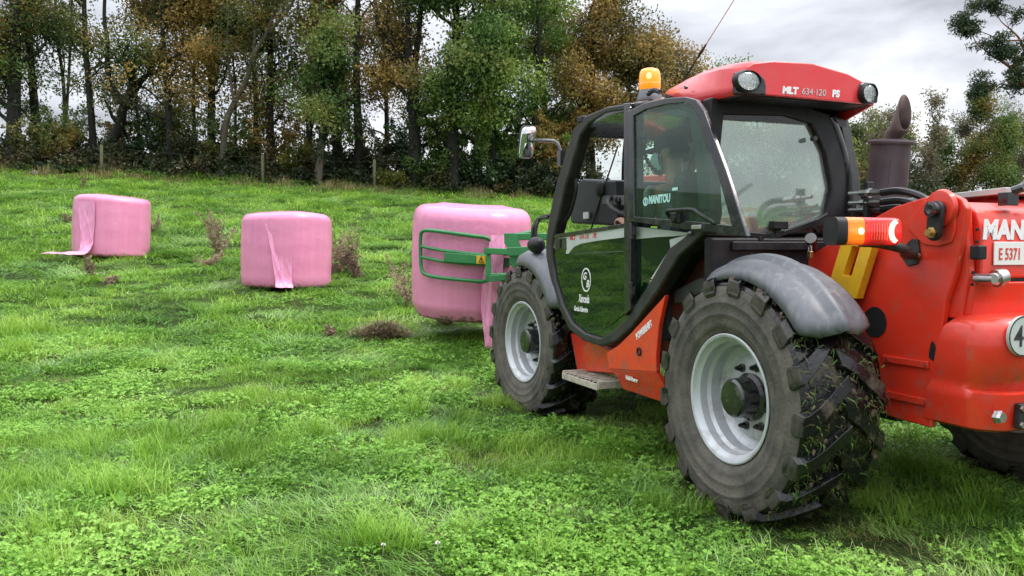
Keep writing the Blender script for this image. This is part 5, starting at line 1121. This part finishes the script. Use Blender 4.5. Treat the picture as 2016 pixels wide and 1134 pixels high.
# fence posts and wire
mat('post_wood',(.11,.115,.06),.85,var=.4,bump=.5,bump_scale=30)
lb={204:'leaning mossy fence post at the foot of the curved forking tree',520:'mossy fence post below the close pair of dark trunks',738:'mossy fence post beside the yellow-leaved bush',-40:'weathered fence post at the extreme left edge',5:'short weathered fence post under the far left oak'}
pp=[]
for q,dep,hh_,ln in ((5,32.6,.55,0),(204,32.7,1.15,.02),(520,32.7,1.05,0),(738,32.6,1.12,.015)):
    x,y=at(q,dep); z=gz(x,y); m=MB(); m.lathe([(.06,-.1),(.058,hh_-.05),(.045,hh_-.01),(.01,hh_)],10); o=m.build('fence_post','post_wood',None,sharp=50); o.location=(x,y,z); o.rotation_euler=(0,ln,0); tag(o,lb[q],'fence post','fence posts along the field edge'); pp.append(Vector((x,y,z+hh_)))
m=MB()
for k in (.08,.42):
    pts=[]
    for i in range(len(pp)-1):
        for t in np.linspace(0,1,9)[:-1]: q=pp[i].lerp(pp[i+1],t); pts.append(q-Vector((0,.06,k+.10*math.sin(t*PI))))
    pts.append(pp[-1]-Vector((0,.06,k))); m.tube(pts,.0028,4)
o=m.build('fence_wire','bark_light',None); tag(o,'thin rusty wire strands strung between the fence posts','fence wire')
x,y=at(72,32.0); m=MB(); m.loft([[(x+.16*math.cos(t)*k*(1+.2*math.sin(3*t)),y+.12*math.sin(t)*k,gz(x,y)+h) for t in np.linspace(0,2*PI,10,endpoint=False)] for k,h in ((1,-.05),(1.05,.06),(.7,.15),(.2,.19))]); o=m.build('stone','bark_birch',None,sharp=60); tag(o,'pale stone in the dry grass below the far left oak','stone')

# taller shrubs and saplings among the trunks
for i,(q,dd,r_,h_,lm,l_) in enumerate(((150,36.4,1.2,3.2,'leaf_green','sparse tall sapling thicket behind the twin-stemmed pale sapling'),(230,36.8,1.1,2.6,'leaf_mixed','thin shrub behind the fork of the curved tree'),(305,35.8,1.3,2.6,'leaf_ivy','tall dark holly left of the brown-leaved oak'),(372,36.2,1.3,3.2,'leaf_mixed','tall thin hazel right of the brown-leaved oak'),(488,36.5,1.2,3.0,'leaf_green','tall leafy shrub behind the slim dark trunk of the close pair'),(555,35.4,1.5,3.0,'leaf_brown','russet shrub between the close pair and the tall leaning oak'),(645,36.3,1.5,3.4,'leaf_mixed','tall shrub behind the ivy-covered trunks'),(735,36.3,1.3,2.8,'leaf_brown','russet shrub right of the straight black trunk'),(790,35.4,1.4,3.2,'leaf_ivy','dark evergreen shrub left of the stout forking oak'),(1010,36,1.6,3.4,'leaf_green','tall leafy shrub between the two bright green trees'),(1110,35,1.7,3.0,'leaf_mixed','olive shrub behind the cab front pillar'),(878,34.4,1.5,5.0,'leaf_green','tall dark shrub filling the foot of the broad dense green tree'),(930,33.7,1.3,3.8,'leaf_green','mid-green shrub in front of the broad dense green tree'),(1000,34.6,1.5,4.4,'leaf_bright','bright leafy shrub above the left top edge of the gripped bale'),(1088,33.9,1.4,3.2,'leaf_mixed','olive thicket just below the wing mirror'))):
    bush(q,dd,r_,h_,lm,l_,40+i,n=3000 if h_<3.5 else 6500)
# ================================================================== GRASS
def vnoise(x,y,s,seed):
    r=np.random.default_rng(seed); g=r.uniform(0,1,(64,64)); x=np.asarray(x)/s+100; y=np.asarray(y)/s+100
    xi=np.floor(x).astype(int); yi=np.floor(y).astype(int); fx=x-xi; fy=y-yi; fx=fx*fx*(3-2*fx); fy=fy*fy*(3-2*fy)
    G_=lambda a,b: g[a%64,b%64]
    return (G_(xi,yi)*(1-fx)+G_(xi+1,yi)*fx)*(1-fy)+(G_(xi,yi+1)*(1-fx)+G_(xi+1,yi+1)*fx)*fy
def hit(px,py):
    d=ray(px,py); o=Vector((0,0,EYE)); t=1.5
    while t<60:
        p=o+d*t
        if p.z<=gz(p.x,p.y): break
        t+=.02
    return p
def grassmat(name,cols,trans=.36,rough=.42,spec=.32,ps=.9):
    m=leafmat(name,cols,trans=trans,rough=rough,scale=ps,spec=spec,lo=.33,hi=.67,pos='World',isl=.75); return m
grassmat('grass_blade',[(.10,.20,.018),(.185,.37,.034),(.265,.48,.055),(.37,.53,.10)])
grassmat('grass_flat',[(.10,.23,.035),(.185,.39,.07),(.27,.47,.12),(.38,.52,.19)],rough=.35,spec=.4)
grassmat('clover_leaf',[(.09,.205,.022),(.165,.355,.040),(.235,.455,.062),(.31,.52,.105)],trans=.3,rough=.5)
grassmat('grass_dry',[(.16,.15,.05),(.25,.20,.08),(.33,.26,.12)],trans=.2)
LIB=bpy.data.collections.new('sward_sources')
def source(name,V,F,m):
    o=raw(name,V,F,m); COL.objects.unlink(o); LIB.objects.link(o); return o
def disc(n,r,rg):
    a=rg.uniform(0,2*PI,n); q=r*np.sqrt(rg.uniform(0,1,n)); return np.stack([q*np.cos(a),q*np.sin(a),np.zeros(n)-.01],1)
def curved(pos,ang,length,w,rise,rg,seg=4):
    """arched blades: leave the ground steeply, bend over in direction ang"""
    n=len(pos); d=np.stack([np.cos(ang),np.sin(ang),0*ang],1); s=np.stack([-np.sin(ang),np.cos(ang),0*ang],1); V=[];
    for i in range(seg+1):
        t=i/seg; h=rise*np.sin(np.minimum(t*1.45,2.2))*1.0; o=length*(t**1.25); ww=w*(1-t**2.2*.9)
        p=pos+d*o[:,None]+np.array([0,0,1.])*h[:,None]+s*(.15*length*np.sin(t*3+ang*7))[:,None]*t
        V+=[p-s*ww[:,None],p+s*ww[:,None]]
    V=np.stack(V,1).reshape(-1,3); k=2*(seg+1); b=np.arange(n)[:,None]*k
    F=np.concatenate([b+np.array([[2*i,2*i+1,2*i+3,2*i+2]]) for i in range(seg)]); return V,F
def clover(n,r,rg,h=(.02,.07),sz=(.008,.0165)):
    pos=disc(n,r,rg); V=[];F=[]
    for p in pos:
        hh=rg.uniform(*h); s=rg.uniform(*sz); c=p+np.array([rg.normal()*.012,rg.normal()*.012,hh]); up=np.array([rg.normal()*.35,rg.normal()*.35,1]); up/=np.linalg.norm(up)
        x=np.cross(up,[.3,.9,.1]); x/=np.linalg.norm(x); y=np.cross(up,x); a0=rg.uniform(0,2*PI); o=len(V)
        # stalk
        q=np.array([.0009,0,0]); V+=[p-q,p+q,c+q,c-q]; F.append((o,o+1,o+2,o+3))
        for k in range(3):
            a=a0+k*2.094; d=x*math.cos(a)+y*math.sin(a); t=-x*math.sin(a)+y*math.cos(a); o=len(V); dn=-up*s*rg.uniform(.0,.35)
            V+=[c,c+d*s*.55+t*s*.58+up*s*.12,c+d*s*1.25+t*s*.28+dn,c+d*s*1.1+dn*.9,c+d*s*1.25-t*s*.28+dn,c+d*s*.55-t*s*.58+up*s*.12]
            F+=[(o,o+1,o+2,o+3),(o,o+3,o+4,o+5)]
    return np.array(V),np.array(F)
rg=np.random.default_rng(77); names=[]
for i in range(4):   # a: short upright grass
    V,F=blades(disc(70,.15,rg),rg.uniform(.03,.085,70),rg.uniform(.0012,.0025,70),rg,1.15); source(f'a_short_{i}',V,F,'grass_blade')
for i in range(4):   # b: laid-over long grass
    n=58; a0=0; V,F=curved(disc(n,.16,rg),a0+rg.normal(0,.75,n),rg.uniform(.06,.18,n),rg.uniform(.0014,.003,n),rg.uniform(.015,.05,n),rg); source(f'b_laid_{i}',V,F,'grass_flat')
for i in range(4):   # c: clover
    V,F=clover(62,.16,rg); source(f'c_clover_{i}',V,F,'clover_leaf')
for i in range(3):   # d: tuft
    n=95; V,F=curved(disc(n,.09,rg),rg.uniform(0,2*PI,n),rg.uniform(.05,.16,n),rg.uniform(.0012,.0024,n),rg.uniform(.07,.15,n),rg); source(f'd_tuft_{i}',V,F,'grass_blade')
for i in range(3):   # e: coarse sward for the distance
    n=70; V,F=curved(disc(n,.30,rg),rg.uniform(0,2*PI,n),rg.uniform(.04,.16,n),rg.uniform(.003,.0055,n),rg.uniform(.03,.085,n),rg,3); source(f'e_far_{i}',V,F,'grass_blade')
for i in range(2):   # f: dead straw lying in the sward
    n=16; V,F=curved(disc(n,.14,rg),rg.uniform(0,2*PI,n),rg.uniform(.06,.2,n),rg.uniform(.0009,.0018,n),rg.uniform(.02,.07,n),rg); source(f'f_straw_{i}',V,F,'grass_dry')
for i in range(2):   # g: coarse laid sward for the distance
    n=60; V,F=curved(disc(n,.30,rg),rg.normal(0,.6,n),rg.uniform(.12,.3,n),rg.uniform(.003,.005,n),rg.uniform(.03,.07,n),rg,3); source(f'g_farlaid_{i}',V,F,'grass_flat')
START=dict(a=0,b=4,c=8,d=12,e=15,f=18,g=20); NUM=dict(a=4,b=4,c=4,d=3,e=3,f=2,g=2)
PT=[];ROT=[];SCL=[];IDX=[]
def scatter(y0,y1,dens,fn):
    n=int(dens*(.66*(y1*y1-y0*y0)+2.6*(y1-y0))); y=np.sqrt(rg.uniform(y0*y0,y1*y1,n)); x=rg.uniform(-1,1,n)*(.66*y+1.3)
    pa=vnoise(x,y,.75,3)*.5+vnoise(x,y,.27,4)*.5; pb=vnoise(x,y,.9,5)*.5+vnoise(x,y,.33,6)*.5; pc=vnoise(x,y,1.6,9); wind=vnoise(x,y,1.8,7)*9
    u=rg.uniform(0,1,n); k,sz=fn(x,y,pa,pb,pc,u)
    for t in START:
        q=k==t; c=int(q.sum())
        if not c: continue
        PT.append(np.stack([x[q],y[q],ground(x[q],y[q])-.004],1)); rz=rg.uniform(0,2*PI,c)
        if t in 'bg': rz=wind[q]*1.6+rg.normal(0,.7,c)
        ROT.append(np.stack([rg.normal(0,.10,c),rg.normal(0,.10,c),rz],1)); s=sz[q]*rg.uniform(.75,1.3,c); SCL.append(np.stack([s,s,s*rg.uniform(.8,1.2,c)],1)); IDX.append(START[t]+rg.integers(0,NUM[t],c))
def worn(x,y):       # short grass under and beside the machine's wheels
    f=np.ones_like(x)
    for lx,ly in ((0,-.24),(2.81,-.24),(0,-2.15),(2.81,-2.15)):
        p=VM@Vector((lx,ly,0)); f=np.minimum(f,np.clip((np.hypot(x-p.x,y-p.y)-.25)/.35,.30,1))
    for p,rx,ry in BARE: f=np.minimum(f,np.clip((np.hypot((x-p.x)/rx,(y-p.y)/ry)-.55)/.6,.22,1))
    return f
BARE=[(hit(752,668),.30,.24),(hit(890,645),.6,.35),(hit(610,598),.5,.35),(hit(1740,1085),.30,.16),(hit(1690,1010),.22,.14),(hit(960,905),.25,.10),(hit(470,760),.22,.10)]
def near(x,y,pa,pb,pc,u):
    k=np.full(len(x),'a'); k[(pb>.46)]='c'; k[(pa<.48)&(pb<.53)]='b'; k[(k=='b')&(u<.22)]='a'; k[(k=='b')&(u<.34)]='c'; k[(pa<.42)&(pb>.50)&(u<.35)]='b'; k[(k=='c')&(u<.16)]='a'; k[(k=='c')&(u<.30)&(u>.16)]='b'; k[(u<.05)&(pa>.5)]='d'; k[(u>.86)]='b'; k[(u>.962)]='f'; k[(pc>.68)&(u>.9)]='f'
    return k,(1.0+.35*(pc-.5)+.25*(pa-.5))*worn(x,y)
def far(x,y,pa,pb,pc,u):
    k=np.full(len(x),'e'); k[pa<.46]='g'; return k,(.85+.25*pc)*worn(x,y)
scatter(2.4,6.2,120,near); scatter(6.2,10.5,70,near); scatter(8.5,17,16,far); scatter(10.5,17,10,near); scatter(16,33.5,9,lambda *a:(far(*a)[0],far(*a)[1]*1.5))
PT=np.concatenate(PT);ROT=np.concatenate(ROT);SCL=np.concatenate(SCL);IDX=np.concatenate(IDX)
# tall tufts where the photo has them
def extra(px,py,t,n,spread,s):
    global PT,ROT,SCL,IDX
    p=hit(px,py); q=rg.normal(0,spread,(n,2))*np.array([1,.45]); x=p.x+q[:,0]; y=p.y+q[:,1]
    PT=np.concatenate([PT,np.stack([x,y,ground(x,y)-.004],1)]); ROT=np.concatenate([ROT,np.stack([0*x,0*x,rg.uniform(0,6.28,n)],1)]); ss=s*rg.uniform(.7,1.25,n); SCL=np.concatenate([SCL,np.stack([ss,ss,ss],1)]); IDX=np.concatenate([IDX,START[t]+rg.integers(0,NUM[t],n)])
for a in ((60,665,'d',9,.3,1.7),(20,700,'d',5,.2,1.3),(520,700,'c',14,.35,1.3),(620,725,'c',10,.3,1.3),(440,620,'d',6,.3,1.2),(800,860,'d',10,.35,1.0),(930,880,'d',8,.25,1.0),(250,980,'d',5,.2,1.2),(330,900,'d',4,.2,1.1),(640,600,'c',10,.3,1.2),(1010,800,'d',6,.12,.9),(1090,805,'d',6,.15,.8),(1480,1020,'d',7,.18,.8),(1700,1000,'d',8,.25,.9),(1760,930,'d',6,.2,.9),(470,470,'d',6,.4,1.4),(560,440,'d',6,.4,1.4),(180,780,'c',12,.3,1.2),(720,660,'d',3,.12,1.6),(1800,880,'f',8,.3,1.2),(1780,860,'f',6,.2,1.2),(640,600,'f',6,.3,1.1),(850,1090,'d',6,.3,1.1),(610,598,'f',14,.3,1.0),(900,655,'f',14,.4,1.0),(690,580,'f',8,.4,1.0),(540,760,'f',8,.25,1.0),(1200,880,'f',8,.3,1.0),(960,900,'f',9,.3,1.0),(400,720,'f',9,.3,1.0),(60,760,'f',8,.25,1.0),(1750,1080,'f',10,.25,1.0)): extra(*a)
me=bpy.data.meshes.new('grass'); me.vertices.add(len(PT)); me.vertices.foreach_set('co',PT.astype(np.float32).ravel())
for nm,ty,dt in (('rot','FLOAT_VECTOR',ROT),('scl','FLOAT_VECTOR',SCL)): me.attributes.new(nm,ty,'POINT').data.foreach_set('vector',dt.astype(np.float32).ravel())
me.attributes.new('idx','INT','POINT').data.foreach_set('value',IDX.astype(np.int32))
go=bpy.data.objects.new('grass',me); COL.objects.link(go); tag(go,'lush green meadow grass and clover, partly laid flat, covering the field','grass',kind='stuff')
ng=bpy.data.node_groups.new('sward','GeometryNodeTree'); ng.interface.new_socket('Geometry',in_out='INPUT',socket_type='NodeSocketGeometry'); ng.interface.new_socket('Geometry',in_out='OUTPUT',socket_type='NodeSocketGeometry')
N=ng.nodes;L=ng.links; gi=N.new('NodeGroupInput'); gout=N.new('NodeGroupOutput'); ip=N.new('GeometryNodeInstanceOnPoints'); ci=N.new('GeometryNodeCollectionInfo'); ci.inputs['Collection'].default_value=LIB; ci.inputs['Separate Children'].default_value=True; ci.inputs['Reset Children'].default_value=True
L.new(gi.outputs[0],ip.inputs['Points']); L.new(ci.outputs[0],ip.inputs['Instance']); ip.inputs['Pick Instance'].default_value=True
for nm,ty,sk in (('rot','FLOAT_VECTOR','Rotation'),('scl','FLOAT_VECTOR','Scale'),('idx','INT','Instance Index')):
    a=N.new('GeometryNodeInputNamedAttribute'); a.data_type=ty; a.inputs['Name'].default_value=nm; L.new([o for o in a.outputs if o.enabled][0],ip.inputs[sk])
L.new(ip.outputs[0],gout.inputs[0]); md=go.modifiers.new('scatter','NODES'); md.node_group=ng

# ================================================================== DEAD PLANTS AND BITS IN THE FIELD
def dock(px,py,h,label,seed,spread=.5,n=7,lying=0,dep=None,name='dead_dock_plant'):
    rg=np.random.default_rng(300+seed)
    if dep: x,y=at(px,dep); p=Vector((x,y,gz(x,y)))
    else: p=hit(px,py)
    root=empty(name,(p.x,p.y,gz(p.x,p.y)-.02)); tag(root,label,'dead plant','dead brown docks standing in the grass')
    m=MB(); cs=[];rs=[]
    for k in range(n):
        a=rg.uniform(0,2*PI); hh=h*rg.uniform(.55,1.0); d=Vector((math.cos(a)*spread*1.4*rg.uniform(.2,1),math.sin(a)*spread*1.4*rg.uniform(.2,1),1-lying)); 
        pts=wander((rg.normal()*.06*h,rg.normal()*.06*h,0),d,hh,8,rg,.10,.04*(1-lying)); m.tube(pts,[.007*(1-.8*i/8)+.0015 for i in range(9)],5,caps=False)
        for i in range(2,9):
            for q in range(2 if i<8 else 1):
                b=wander(pts[i],Vector(rg.normal(size=3))+Vector((0,0,.9)),h*rg.uniform(.08,.24),4,rg,.2,.05); m.tube(b,[.003,.0026,.0022,.0018,.0012],4,caps=False)
                for w_ in b[1:]: cs.append(tuple(w_)); rs.append(.022+.02*h)
    m.build('stalk','dry_stalk',root,sharp=180,fix=False); V,F=leaves(cs,rs,[4]*len(cs),.025,rg,1.2,droop=.2); raw('seed_heads',V,F,'dry_stalk',root); return root
dock(432,505,.92,'tall bushy dead brown dock between the leftmost and middle bales',1,.55,11)
dock(415,523,.55,'flattened brown dock lying at the foot of the tall bushy one',2,1.1,6,.75)
dock(690,505,.98,'tall dead brown dock showing past the right side of the middle bale',3,.45,10,dep=15.2)
dock(665,515,.62,'shorter spreading dead dock close against the right side of the middle bale',12,.7,9,dep=14.9)
dock(703,545,.34,'small tangled dead dock right of the middle bale, before the tall one',4,.8,7)
dock(183,548,.42,'bent dead dock in front of the leftmost bale, the upright one of two',5,.35,4)
dock(212,557,.30,'crumpled dead dock lying in front of the leftmost bale',6,1.1,6,.7)
dock(302,460,.45,'small dead dock peeping out behind the right side of the leftmost bale',7,.6,6)
dock(131,440,.30,'little dead dock left of the leftmost bale',8,.5,4)
dock(650,664,.17,'tiny withered stalk alone in the grass left of the heap of cut hay',9,.5,4)
dock(806,490,.75,'dead dock mostly hidden behind the left side of the gripped bale',10,.5,7,dep=12.2)
dock(165,372,.5,'thin dead stalk in the grass high above the leftmost bale',11,.2,2)
dock(885,636,.34,'dark clump of crushed dead stalks right under the gripped bale',13,1.2,11,.55)
# near bare twig
p=hit(880,1062); m=MB(); rg=np.random.default_rng(8)
main=wander((0,0,-.01),(-.35,.1,.9),.16,6,rg,.2,.0); m.tube(main,[.004,.0038,.0035,.003,.0026,.002,.0012],6)
for i,dx in ((2,.9),(3,-.5),(4,.9),(1,1.1)): m.tube(wander(main[i],(dx,.2,.25),.06,4,rg,.25,.0),[.0026,.0022,.0018,.0014,.001],5)
m.tube(wander((0.01,0,.0),(.9,-.3,.1),.13,5,rg,.15,.0),[.0035,.003,.0026,.002,.0016,.001],5)
o=m.build('dead_twig','dry_stalk',None); o.location=p; tag(o,'small forked dead twig lying in the clover nearest the camera','twig')
# heap of cut hay
p=hit(752,668); rg=np.random.default_rng(21); n=2200; q=rg.normal(0,1,(n,2))*np.array([.16,.11]); hgt=.07+.15*np.exp(-(q[:,0]/.28)**2-(q[:,1]/.2)**2)
pos=np.stack([q[:,0],q[:,1],hgt*rg.uniform(.2,1,n)],1); V,F=curved(pos,rg.uniform(0,2*PI,n),rg.uniform(.05,.20,n),rg.uniform(.002,.005,n),rg.uniform(-.01,.05,n),rg)
leafmat('hay',[(.12,.08,.045),(.22,.155,.085),(.34,.25,.15),(.45,.36,.22)],trans=.1,scale=8,isl=.9)
o=raw('hay_heap',V,F,'hay'); o.location=(p.x,p.y,gz(p.x,p.y)); tag(o,'low brown heap of cut hay lying in the grass left of the front wheel','hay heap')
# broad-leaved plants and clover flowers
mat('flower_white',(.75,.74,.68),.7)
def rosette(px,py,label,seed,n=5,l=.14):
    rg=np.random.default_rng(seed); p=hit(px,py); m=MB()
    for k in range(n):
        a=rg.uniform(0,2*PI); el=rg.uniform(.35,1.1); L_=l*rg.uniform(.7,1.2); rings=[]
        for i in range(9):
            t=i/8; r_=L_*t; z=math.sin(el)*r_-.9*r_*r_/l*.35; w_=.022*math.sin(min(1,t*1.02)**.8*PI)+.0015; d=Vector((math.cos(a),math.sin(a),0)); s=Vector((-math.sin(a),math.cos(a),0)); c=d*r_*math.cos(el)+Vector((0,0,z))
            rings.append([c-s*w_,c-s*w_*.5-Vector((0,0,w_*.22)),c+s*w_*.5-Vector((0,0,w_*.22)),c+s*w_])
        m.loft(rings,caps=False,closed=False)
    o=m.build('plantain_plant','clover_leaf',None,sharp=80); o.location=p; tag(o,label,'plant','broad-leaved plants in the grass')
rosette(240,1000,'broad-leaved plantain with long leaves in the grass at lower left',1,6,.16); rosette(1300,1025,'broad pale leaf in the grass left of the rear wheel\'s foot',2,3,.12); rosette(720,660,'long pale leaf blades rising by the heap of hay',3,5,.2)
for i,(px,py,l_) in enumerate(((753,1098,'white clover flower at the bottom edge of the picture, the left one of two'),(860,1094,'white clover flower at the bottom edge, right beside the dead twig'),(745,775,'white clover flower further up the field, left of the front wheel'))):
    p=hit(px,py); m=MB(); r_=np.random.default_rng(i); m.tube([(0,0,0),(.004,0,.03),(.004,.002,.055)],.0009,5)
    for k in range(60):
        d=Vector(r_.normal(size=3)).normalized(); d.z=abs(d.z)*.9-.2; c=Vector((.004,.002,.058)); s=d.orthogonal().normalized(); m.add([c+d*.003-s*.0012,c+d*.003+s*.0012,c+d*.0105+s*.0022,c+d*.0105-s*.0022],[(0,1,2,3)])
    o=m.build('clover_flower','flower_white',None,fix=False); o.location=p; tag(o,l_,'flower','white clover flowers')
